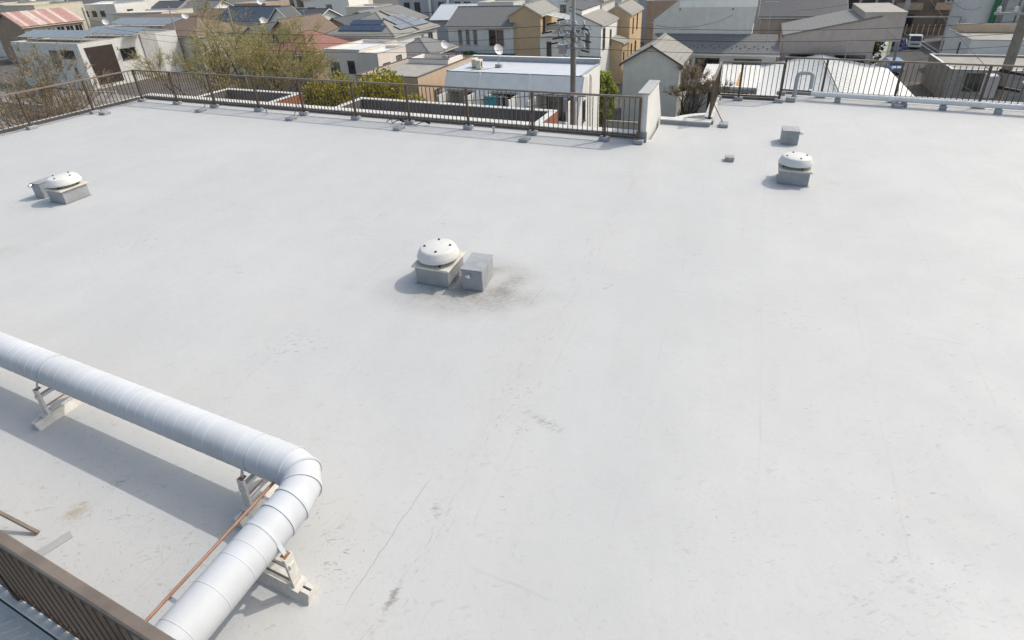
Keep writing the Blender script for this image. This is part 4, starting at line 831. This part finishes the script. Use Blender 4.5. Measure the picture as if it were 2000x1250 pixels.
def shrub(label, x, y, z0, h, rx, ry, lm, n, seed, name='shrub', cat='shrub', group=None, ll=.22, lw=.07, clumps=16, bottom=.25):
    """leafy shrub: many leaves gathered in clumps through the volume"""
    rnd = random.Random(seed); t = thing(name, label, cat, (x, y, z0), 0, group); st = MB(); cr = MB(); cl = []
    for k in range(clumps):
        a = rnd.uniform(0, 6.28); u = math.sqrt(rnd.random()); zz = rnd.uniform(bottom, .92); f = math.sin(math.pi * min(1, max(.12, (zz - bottom * .4)))) ** .6
        c = Vector((math.cos(a) * u * rx * f, math.sin(a) * u * ry * f, zz * h)); cl.append((c, rnd.uniform(.55, 1.0) * min(rx, ry) * .55))
        st.tube([(0, 0, 0), (c.x * .35, c.y * .35, c.z * .55), tuple(c)], [.05, .035, .012], 5, cap=False)
    st.build('trunk', M_bark, t)
    for k in range(n):
        c, r = rnd.choice(cl); v = Vector((rnd.gauss(0, 1), rnd.gauss(0, 1), rnd.gauss(0, 1))).normalized(); p = c + Vector((v.x, v.y, v.z * 1.0)) * r * rnd.uniform(.55, 1.08)
        d = (v * .7 + Vector((rnd.gauss(0, .5), rnd.gauss(0, .5), rnd.gauss(.25, .5)))).normalized(); leaf(cr, p, d, ll * rnd.uniform(.6, 1.3), lw * rnd.uniform(.7, 1.3), rnd)
    tag(cr.build('crown', lm, t), None, None, kind='stuff'); return t

branchy('olive budding tree with wide fan of twigs just behind the far railing', -36.0, 33.5, G, 9.6, 1.05, L_olive, 15, 6, 11, 5, tl=1.15, leaf_l=.12, leaf_w=.018, up=.9)
branchy('tallest olive budding tree in the middle of the group behind the railing', -42.0, 36.5, G, 11.0, 1.05, L_olive, 15, 6, 23, 5, tl=1.2, leaf_l=.12, leaf_w=.018, up=.9)
branchy('olive budding tree at the left end, in front of the white house', -46.8, 36.0, G, 9.6, 1.0, L_olive, 15, 6, 37, 4, tl=1.15, leaf_l=.12, leaf_w=.018, up=.9)
branchy('bare brown tree at the left edge beyond the left railing', -40.5, 18.8, G, 9.8, .9, L_twig, 16, 3, 51, 4, bark=M_barkp, leaf_l=.10, leaf_w=.02, tl=.9)
branchy('smaller bare brown tree further left beyond the left railing', -50.0, 22.5, G, 10.2, 1.0, L_twig, 16, 3, 53, 4, bark=M_barkp, leaf_l=.10, leaf_w=.02, tl=.9)
for k, (x, y, h, r, n, lab) in enumerate(((-29.4, 31.6, 6.4, 2.0, 9000, 'leftmost yellow-green bush behind the far railing'), (-26.6, 31.0, 6.0, 1.8, 8000, 'middle yellow-green bush behind the far railing'), (-24.0, 30.6, 7.0, 2.0, 9500, 'tallest yellow-green bush behind the railing, with pointed top'), (-21.4, 30.6, 5.6, 1.6, 7000, 'rightmost yellow-green bush, beside the lattice balcony'))):
    shrub(lab, x, y, G, h, r, r, L_yellow, n, 60 + k, group='yellow-green bushes behind the railing', clumps=26, bottom=.35)
shrub('tall narrow green bamboo between the terraced and gabled houses', -11.15, 45.0, G, 5.7, .75, .8, L_bamboo, 6500, 71, 'bamboo', 'bamboo', ll=.28, lw=.06, clumps=26, bottom=.15)
branchy('bare brown garden tree between the gabled house and the white shed', -4.75, 49.4, G, 5.8, .85, L_twig, 22, 3, 73, 5, leaf_l=.10, leaf_w=.02, tl=.6)
shrub('dark green garden shrub at the foot of the bare garden tree', -4.3, 45.2, G, 1.9, .7, .7, L_dark, 1500, 74, clumps=10)
shrub('round light green shrub beside the white shed', -3.0, 46.0, G, 1.8, .6, .6, L_green, 1500, 75, clumps=10)
for k, (x, y, h, r, lab) in enumerate(((-47.5, 17.2, 2.6, 1.7, 'grassy green shrub nearest the left railing'), (-52.5, 18.2, 2.4, 1.8, 'grassy green shrub under the bare tree'), (-57.5, 19.6, 2.6, 2.0, 'grassy green shrub furthest left beyond the left railing'), (-42.5, 29.5, 2.6, 2.0, 'low olive shrub at the foot of the budding trees'), (-36.0, 30.5, 2.4, 1.8, 'low olive shrub below the fanned budding tree'))):
    shrub(lab, x, y, G, h, r, r, L_green if k < 3 else L_yellow, 2600, 80 + k, ll=.3, lw=.05, clumps=16, group='low shrubs beyond the left railing' if k < 3 else None)
for k, (x, y, h, r, lm_, lab) in enumerate(((-113.5, 74.5, 5.0, 2.6, L_green, 'green garden tree right of the faded red roof'), (11.3, 74.5, 4.5, 1.6, L_dark, 'dark green tree beside the mauve building'), (-63.5, 70, 3.6, 1.6, L_dark, 'dark garden bush between the yellow and dark-roofed houses'), (-33.5, 62.8, 3.2, 1.2, L_dark, 'dark garden bush in front of the charcoal-roofed house'), (-104, 54, 4.4, 2.2, L_dark, 'dark bush at the far left behind the white house'))):
    shrub(lab, x, y, G, h, r, r, lm_, 2200, 90 + k, ll=.35, lw=.1, name='garden_tree', cat='tree')

# ================================================================== UTILITY POLES, WIRES
M_pole = mat('concrete_pole', (.27, .245, .215), .8, .12, 4, dirt=.3); M_polem = mat('steel_pole', (.42, .43, .45), .45, .08, 4, metal=.3); M_ins = mat('insulator', (.68, .68, .66), .3, .05, 5); M_black = mat('cable_black', (.02, .02, .022), .6)
def upole(label, x, y, h, r, m_, eq=None, zt=None, steel_from=None, group='utility poles'):
    o = thing('utility_pole', label, 'utility pole', (x, y, G), 0, group)
    if steel_from:
        MB().tube([(0, 0, 0), (0, 0, steel_from)], [r, r * .82], 14).build('pole', m_, o, smooth=True); MB().tube([(0, 0, steel_from - .2), (0, 0, h)], [r * .62, r * .55], 12).build('upper_pole', M_polem, o, smooth=True)
    else: MB().tube([(0, 0, 0), (0, 0, h)], [r, r * .7], 14).build('pole', m_, o, smooth=True)
    for z in (eq or ()):
        a = MB().beam((-.95, -.12, z), (.75, -.12, z), .08, .09).build('crossarm', M_polem, o)
        for k in range(4):
            xx = -.85 + k * .5; MB().lathe([(.05, 0), (.075, .05), (.05, .09), (.075, .13), (.04, .2)], 10, (xx, -.12, z + .045)).build('insulator', M_ins, a, smooth=True)
    for k in range(9):
        z = 2.0 + k * .9
        if z < h - 1: MB().tube([(-.22, 0, z), (.22, 0, z)], .012, 5).build('step_bolt', M_polem, o)
    return o
mp_ = upole('tall utility pole with insulators in front of the white terraced house', -9.66, 31.0, 14.5, .19, M_pole, eq=(10.55, 9.95, 9.3), steel_from=10.2)
for k, (dx, dz, l_) in enumerate(((-1.0, 10.7, .55), (-1.25, 10.2, .6), (-.9, 9.6, .5), (.55, 10.4, .4), (.6, 9.75, .5), (.5, 9.2, .5), (-.5, 10.9, .4), (-.6, 9.9, .6))):
    MB().tube([(dx, -.14, dz), (dx + (l_ if dx > 0 else -l_), -.2, dz - .1)], .045, 7).build('cable_sleeve', M_black, mp_)
for k in range(7):
    a = random.Random(k); cx_, cz_ = a.uniform(-.6, .9), a.uniform(9.0, 10.4); rr0 = a.uniform(.25, .5)
    MB().tube([(cx_ + rr0 * math.cos(t * .42), -.25, cz_ + rr0 * .9 * math.sin(t * .42)) for t in range(12)], .013, 5, cap=False).build('loop_cable', M_black, mp_)
MB().box(-.75, -.35, -.4, -.05, 9.0, 9.5).build('switch_box', M_polem, mp_); MB().tube([(-.35, -.35, 5.6), (-.35, -.35, 6.4)], .14, 10).build('transformer', M_polem, mp_, smooth=True)
MB().box(-.9, .9, -.35, -.25, 6.55, 6.63).build('crossarm', M_polem, mp_); MB().box(-.55, -.2, -.5, -.2, 4.2, 4.7).build('junction_box', M_polem, mp_); MB().box(.2, .45, -.5, -.2, 6.3, 6.6).build('junction_box', M_ins, mp_)
MB().tube([(-.95, -.1, 10.6), (-.15, 0, 9.4)], .03, 6).build('brace', M_polem, mp_); MB().tube([(.75, -.1, 10.6), (.15, 0, 9.4)], .03, 6).build('brace', M_polem, mp_)
up2 = upole('thick dark utility pole at the right edge beyond the railing', 8.75, 26.0, 14.0, .21, M_pole, eq=(11.6,))
for k, z in enumerate((9.6, 9.0, 8.4)): MB().tube([(-.25, -.1, z), (.5, -.3, z - .1)], .06, 8).build('cable_sleeve', M_black, up2)
MB().box(-.5, -.18, -.3, .3, 8.6, 9.4).build('switch_box', M_polem, up2); MB().tube([(.45, 0, 7.2), (.45, 0, 8.2)], .28, 14).build('transformer', M_polem, up2, smooth=True)
upole('slim grey utility pole leaning over the street left of the truck', 15.0, 76.0, 12.0, .15, M_polem, eq=(9.6,)); upole('slim grey utility pole just left of the white truck', 17.9, 92.0, 12, .15, M_polem, eq=(10.5, 9.8)); upole('slim utility pole right of the white truck with crossarm', 22.2, 88.5, 8.0, .14, M_polem, eq=(7.2, 6.7))
upole('slim pole rising in front of the faded red roof', -108.0, 62.0, 9.5, .2, M_polem); upole('thin pole above the second solar row', -86.0, 62.0, 9.5, .12, M_polem); upole('pale pole among the budding trees', -59.5, 50.5, 10.2, .13, M_polem)
def wire(label, a, b, sag=.4, r=.014, group='overhead cables', n=14):
    a, b = Vector(a), Vector(b); o = thing('cable', label, 'cable', tuple(a), 0, group)
    MB().tube([(b - a) * (k / n) + Vector((0, 0, -sag * 4 * (k / n) * (1 - k / n))) for k in range(n + 1)], r, 5, cap=False).build('wire', M_black, o)
PX, PY = -9.66, 30.88
for k, (dz, yb, zb, w_) in enumerate(((.55, 36, .2, 'uppermost'), (-.05, 37, -.6, 'middle'), (-.7, 38, -1.4, 'lowest'))):
    wire(w_ + ' overhead cable from the main pole to the left over the houses', (PX - .9, PY, dz), (-62, yb, zb), .9)
    wire(w_ + ' overhead cable from the main pole to the right past the gabled house', (PX + .6, PY, dz), (26, 47 - k, .4 - .55 * k), .9)
wire('low cable crossing behind the railing at balcony height, left of pole', (PX - .7, PY, -3.35), (-34, 29.5, -4.6), .5, .02); wire('low cable behind the railing towards the right of the pole', (PX + .3, PY, -5.9), (1.0, 33.0, -6.6), .25, .016)
wire('second low cable from the transformer to the left behind the railing', (PX - .7, PY, -3.9), (-30, 29.0, -5.8), .4, .02)
for k, (z0_, e_) in enumerate(((-.5, (40, 44, -1.8)), (-1.1, (40, 52, -3.0)), (-1.7, (12, 76, -3.6)), (-.9, (17.8, 91, 0.2)))):
    wire(('upper', 'second', 'third', 'diagonal')[k] + ' cable leaving the thick right-hand pole', (8.75, 26, z0_), e_, .5)
for k, (a_, b_) in enumerate((((17.9, 92, .4), (15, 76, -.4)), ((22.2, 88.5, -2.8), (17.9, 92, .0)), ((17.9, 92, -.2), (4, 120, 0)), ((15, 76, -.5), (3.5, 64.5, -1.9)))):
    wire(('grey cable between the two slim street poles', 'cable from the crossarm pole over the truck', 'cable running off behind the mauve building', 'cable from the slim pole to the mauve building')[k], a_, b_, .5, .02)

# ================================================================== STREET THINGS
def wheel(root, x, y, z, r=.28, wd=.16):
    t = MB().tube([(-wd / 2, 0, 0), (wd / 2, 0, 0)], r, 16).build('wheel', M_rubber, root, smooth=True); t.location = (x, y, z); MB().tube([(-wd / 2 - .01, 0, 0), (wd / 2 + .01, 0, 0)], r * .6, 12).build('rim', M_polem, t)
tk = thing('truck', 'small white truck facing the camera in the street', 'truck', (20.6, 94.4, G + .006), R(-3)); pw = mat('white_paint', (.76, .76, .75), .25, .03, 3, spec=.6)
MB().prism([(-.78, 0, .45), (-.78, -.08, 1.05), (-.78, .28, 1.82), (-.78, .5, 1.88), (-.78, 1.35, 1.88), (-.78, 1.4, .45)], (1.56, 0, 0)).build('cab', pw, tk, bevel=.04)
MB().prism([(-.66, -.075, 1.10), (.66, -.075, 1.10), (.6, .235, 1.74), (-.6, .235, 1.74)], (0, -.03, .015)).build('windscreen', M_glass, tk)
MB().box(-.79, .79, -.13, .02, .30, .52).build('bumper', pw, tk, bevel=.02); MB().box(-.5, .5, -.10, -.03, .62, .78).build('grille', M_framed, tk); MB().box(-.25, .25, -.14, -.131, .36, .47).build('number_plate', mat('plate', (.72, .72, .66), .5), tk)
for s_ in (-1, 1):
    MB().box(min(s_ * .52, s_ * .74), max(s_ * .52, s_ * .74), -.10, -.02, .62, .82).build('headlight', mat('lamp', (.8, .8, .8), .1), tk); MB().box(min(s_ * .80, s_ * .92), max(s_ * .80, s_ * .92), .02, .08, 1.15, 1.42).build('mirror', M_framed, tk)
    MB().box(min(s_ * .781, s_ * .795), max(s_ * .781, s_ * .795), .42, 1.2, 1.12, 1.7).build('side_window', M_glass, tk)
    for y in (.55, 2.6): wheel(tk, s_ * .66, y, .28)
    MB().box(min(s_ * .76, s_ * .80), max(s_ * .76, s_ * .80), 1.5, 3.3, .62, .95).build('bed_side', pw, tk)
MB().box(-.78, .78, 1.48, 3.32, .5, .62).build('bed', pw, tk); MB().box(-.78, .78, 3.28, 3.32, .621, .95).build('tailgate', pw, tk)
cr_ = thing('car', 'pale blue small car parked on the street behind the right railing', 'car', (15.4, 75.2, G + .006), R(4)); pb = mat('blue_paint', (.22, .36, .58), .25, .05, 3, spec=.6)
MB().prism([(-.72, 0, .3), (-.72, -.02, .75), (-.72, .6, .95), (-.72, 1.0, 1.45), (-.72, 2.9, 1.5), (-.72, 3.3, .95), (-.72, 3.35, .3)], (1.44, 0, 0)).build('body', pb, cr_, bevel=.06)
MB().prism([(-.62, .60, .99), (.62, .60, .99), (.55, .97, 1.42), (-.55, .97, 1.42)], (0, -.03, .02)).build('windscreen', M_glass, cr_)
for s_ in (-1, 1):
    MB().box(min(s_ * .721, s_ * .735), max(s_ * .721, s_ * .735), 1.1, 2.8, 1.0, 1.38).build('side_window', M_glass, cr_); MB().box(min(s_ * .42, s_ * .66), max(s_ * .42, s_ * .66), -.05, .0, .55, .72).build('headlight', mat('lamp', (.8, .8, .8), .1), cr_)
    for y in (.6, 2.7): wheel(cr_, s_ * .62, y, .27)
tp = thing('tarpaulin_stack', 'dark blue tarpaulin-covered stack left of the white truck', 'tarpaulin', (17.2, 93.5, G), R(-25)); MB().prism([(0, 0, 0), (1.9, 0, 0), (1.7, .1, 1.5), (.2, .1, 1.3)], (0, 1.6, 0)).build('cover', mat('tarp_blue', (.03, .05, .16), .6, .15, 3), tp, bevel=.08); MB().box(.0, 1.8, -.05, .0, .05, .5).build('skirt', mat('tarp_pale', (.2, .28, .5), .6, .1, 3), tp)
sb = thing('advertising_board', 'long white hoarding with yellow end panel beside the mauve building', 'board', (13.0, 77.0, G), R(72)); MB().box(0, 12, 0, .12, .2, 2.3).build('panel', W['pale'], sb); MB().box(10.9, 12.05, -.02, -.002, .25, 2.25).build('yellow_panel', mat('sign_yellow', (.65, .55, .08), .6), sb); MB().box(9.6, 10.8, -.02, -.002, .25, 2.25).build('blue_panel', mat('sign_blue', (.25, .42, .55), .6), sb)
for k in range(5): MB().box(.2 + k * 2.8, .32 + k * 2.8, .13, .25, 0, 2.3).build('post', M_polem, sb)
gt = thing('street_gantry', 'grey steel frame spanning the street above the truck', 'gantry', (18.6, 97.5, G)); MB().beam((0, 0, 4.0), (7.2, 0, 4.0), .16, .16).build('beam', M_polem, gt); MB().beam((7.2, 0, 4.0), (7.2, -3, 2.4), .12, .12).build('strut', M_polem, gt)
for x in (0, 7.2): MB().tube([(x, 0, 0), (x, 0, 4.05)], .09, 8).build('post', M_polem, gt)
fn = thing('guard_fence', 'white pipe fence below the white house at left', 'fence', (-80.5, 40.2, G))
for k in range(6): MB().tube([(k * 1.6, k * .35, 0), (k * 1.6, k * .35, 1.3)], .05, 6).build('post', M_white, fn)
for z in (.6, 1.2): MB().tube([(0, 0, z), (8, 1.75, z)], .04, 6).build('rail', M_white, fn)
bp_ = thing('barrier_pole', 'yellow and black striped barrier pole across the left yard', 'barrier', (-69.5, 33.0, G)); q0, q1 = Vector((0, 0, 1.0)), Vector((-9.0, -1.2, 1.15))
for k in range(10): MB().tube([q0.lerp(q1, k / 10), q0.lerp(q1, (k + 1) / 10)], .06, 8).build('stripe', mat('barrier_yellow', (.6, .42, .04), .5) if k % 2 else M_black, bp_)
for q in (q0, q1): MB().tube([(q.x, q.y, 0), (q.x, q.y, 1.1)], .05, 8).build('post', M_black, bp_)
gw = thing('block_wall', 'long grey concrete block wall beyond the left railing', 'wall', (-86, 33.5, G)); MB().box(0, 26, 0, .15, 0, 1.5).build('wall_face', W['block'], gw); MB().box(-.02, 26.02, -.03, .18, 1.501, 1.58).build('coping', M_conc, gw)
gw2 = thing('block_wall', 'dark garden wall behind the gabled house and the fin wall', 'wall', (-10.9, 43.9, G)); MB().box(0, 8, 0, .15, 0, 1.3).build('wall_face', W['block'], gw2); MB().box(-.02, 8.02, -.03, .18, 1.301, 1.37).build('coping', M_conc, gw2)
yd = tag(MB().quad((-100, 20, G + .004), (-46, 20, G + .004), (-46, 44.5, G + .004), (-100, 44.5, G + .004)).build('yard', mat('yard_concrete', (.25, .235, .21), .9, .12, .6, dirt=.1)), None, None, kind='structure')
# roof-top dishes and aerials further back
for lab, x, y, z in (('white satellite dish on the brown hip roof among the twigs', -83.5, 62.5, -2.9), ('white satellite dish on the blue slate roof among the twigs', -65.0, 60.5, -3.4), ('white satellite dish beside the red tiled roof', -58.0, 63.5, -3.9), ('white satellite dish on the long solar building', -104.5, 62.9, -3.9), ('white satellite dish on the navy roof', -82.0, 76.5, -2.0)):
    dish(lab, x, y, z, .5, base=False, mast=.9)
for lab, x, y, z, h in (('tall aerial on the red tiled roof', -50.1, 53.0, -3.0, 2.6), ('aerial on the roof ridge of the gabled house', -8.0, 49.0, -3.1, 1.9), ('aerial on the skirt roof of the pale grey house', 1.0, 62.6, -5.4, 4.6), ('aerial on the mauve building', 3.6, 70, -2.9, 2.6), ('aerial by the white tiled metal roof', 8.0, 60.5, -6.4, 2.2), ('aerial on the small silver roof', -47, 89, -3.0, 2.2)):
    aerial(lab, x, y, z, h)

rw = random.Random(77)
ends = [((8.75, 26, -.2), 'thick right-hand pole'), ((15, 76, -.6), 'slim pole left of the truck'), ((17.9, 92, .3), 'slim pole beside the truck'), ((22.2, 88.5, -2.9), 'crossarm pole')]
for k, (a_, b_, lab) in enumerate((((8.75, 26, -2.6), (30, 60, -4.0), 'low cable from the thick pole over the block-walled outbuilding'), ((8.75, 26, -3.2), (20.0, 50, -6.3), 'service cable from the thick pole to the white carport'), ((15, 76, -1.0), (21.5, 76, -5.6), 'service cable to the grey flat-roofed building'), ((22.2, 88.5, -3.3), (27, 95, -4.5), 'short cable from the crossarm pole to the scaffolding'),
        ((17.9, 92, -.6), (17, 112, -1.5), 'cable from the slim pole to the brown apartments'), ((22.2, 88.5, -3.6), (17.9, 92, -1.2), 'slack lower cable between crossarm pole and slim pole'), ((15, 76, -.9), (9.0, 70.5, -2.1), 'slack service cable to the mauve stair tower'), ((-8.0, 49.2, -1.6), (-2.5, 63.4, -2.2), 'thin guy wire from the gabled house aerial'), ((-86, 62, -1.0), (-59.5, 50.5, -.6), 'thin cable among the budding trees'), ((-108, 62, -1.2), (-86, 62, -1.2), 'thin cable above the solar rows'))):
    wire(lab, a_, b_, .6, .02)
for k, (x, y, h_, t_) in enumerate(((12.1, 81.5, 2.6, 'small blue street sign on a post left of the truck'), (22.7, 84.5, 2.4, 'small white street sign on a post right of the road'))):
    sg = thing('street_sign', t_, 'sign', (x, y, G), R(10 * k)); MB().tube([(0, 0, 0), (0, 0, h_)], .04, 8).build('post', M_polem, sg); MB().box(-.35, .35, -.05, -.02, h_ - .7, h_).build('sign_plate', mat('sign_blue', (.25, .42, .55), .6) if k == 0 else M_white, sg)
for k, (hx, hy, hz, rz_, t_) in enumerate(((-24.05, 41.5, 3.3, 0, 'outdoor air conditioner on the peach wall of the tan flat roof'), (-35.35, 49.3, 2.6, 0, 'outdoor air conditioner on the pinkish white block'), (-12.6, 68.2, 2.7, 0, 'outdoor air conditioner at the foot of the tall orange house'), (-41.2, 62.4, 3.0, 0, 'outdoor air conditioner under the solar roof'), (6.0, 61.7, 2.0, -90, 'outdoor air conditioner on the mauve wall'))):
    ac = thing('air_conditioner_unit', t_, 'air conditioner', (hx, hy, G + hz), R(rz_)); MB().box(0, .32, 0, .8, .02, .62).build('casing', W['cream'], ac, bevel=.02); MB().lathe([(.22, 0), (.22, .02), (.05, .025)], 18).build('fan_grille', M_framed, ac).matrix_local = Matrix.Translation((.322, .34, .32)) @ Matrix.Rotation(R(90), 4, 'Y'); MB().box(-.02, .34, .05, .75, -.03, .019).build('bracket', M_pvc, ac)

# ================================================================== FAR ROWS OF HOUSES
GX = -10.0
protos = []
def proto(k, roof, rise, he, w_, d_, wm, rm, nm, fl):
    r = house('distant ' + nm + ' in the far rows', 0, 0, w_, d_, he, roof, rise, wm, rm, over=.4, group='distant houses: ' + nm,
              wins=tuple(('f', 1 + i * 2.8, he - 2.3, 1.5, 1.3, True, M_glass) for i in range(int((w_ - 1) // 2.8))) + (('r', d_ * .3, he - 2.3, 1.5, 1.3, True, M_glass),))
    protos.append([r, False])
proto(0, 'gx', 1.9, 5.8, 9, 8, 'cream', 'dark', 'cream house with dark gable roof', 0); proto(1, 'gx', 1.9, 5.8, 9.5, 8, 'white', 'grey', 'white house with mid-grey gable roof', 0); proto(2, 'hipx', 2.0, 5.6, 10, 8.5, 'greige', 'brown', 'beige house with brown hip roof', 0)
proto(3, 'hipx', 2.0, 5.8, 10, 8.5, 'pale', 'grey', 'pale house with grey hip roof', 0); proto(4, 'gy', 2.0, 5.9, 8, 9, 'white', 'darkx', 'white house with dark roof, gable end forward', 0); proto(5, 'flat', .4, 8.0, 12, 9, 'pale', 'flatwhite', 'pale flat-roofed block', 0)
proto(6, 'gx', 1.8, 5.7, 9, 8, 'greige', 'silver', 'beige house with silver metal roof', 0); proto(7, 'flat', .4, 8.6, 14, 10, 'cream', 'flat', 'cream flat-roofed block', 0); proto(8, 'gy', 2.0, 5.6, 8.5, 9, 'board', 'red', 'brown house with red roof', 0); proto(9, 'gx', 2.0, 6.0, 9, 8, 'pink', 'navy', 'pinkish house with navy roof', 0)
def copy_tree(o, parent=None):
    c = o.copy(); col.objects.link(c); c.parent = parent
    for ch in o.children: copy_tree(ch, c)
    return c
rf = random.Random(5)
occupied = [(o.location.x, o.location.y) for o in col.objects if o.parent is None and o.get('category') == 'house']
spots = []
rows = 0
for iy in range(0, 60):
    for ix in range(-60, 20):
        x = ix * 12.6 + (iy % 2) * 5.5 + rf.uniform(-1.2, 1.2); y = 62 + iy * 12.2 + rf.uniform(-1, 1)
        cx_, cy_ = x + 5, y + 4; dist = math.hypot(cx_, cy_); az = math.degrees(math.atan2(cx_, cy_))
        if az < -69.5 or az > 24: continue
        v = Vector((cx_, cy_, -3.0 - 4.2)); zc = v.dot(_f)
        if zc < 1: continue
        py = CY - FPX * v.dot(_uu) / zc; px = 1000 + FPX * v.dot(_rr) / zc
        if py < -7 or px < -60 or px > 2060: continue
        if any(abs(ox - x) < 13 and -11 < oy - y < 12 for ox, oy in occupied if abs(ox - x) < 30): continue
        if 11 < cx_ < 25.5: continue
        if dist < 100: continue
        spots.append((dist, x, y))
spots.sort()
for dist, x, y in spots[:290]:
    p = protos[rf.choice((0, 0, 1, 1, 2, 3, 3, 4, 5, 5, 6, 7, 8, 9))]
    o = p[0] if not p[1] else copy_tree(p[0]); p[1] = True
    v = Vector((x + 5, y + 4, -7.2)); px = 1000 + FPX * v.dot(_rr) / v.dot(_f); o['label'] = o['label'].split(' in the far rows')[0] + ' in the far rows ' + next(t for lim, t in ((170, 'above red roof'), (330, 'above solar rows'), (540, 'above budding trees'), (680, 'left of balcony block'), (960, 'behind balcony block'), (1130, 'left of main pole'), (1300, 'above orange houses'), (1500, 'above pale house'), (1720, 'above mauve house'), (9999, 'at upper right')) if px < lim)
    o.location = (x, y, G + rf.uniform(-.4, .5)); o.rotation_euler = (0, 0, R(rf.uniform(-4, 8)))
for p in protos:
    if not p[1]:
        for ch in list(p[0].children_recursive): bpy.data.objects.remove(ch)
        bpy.data.objects.remove(p[0])
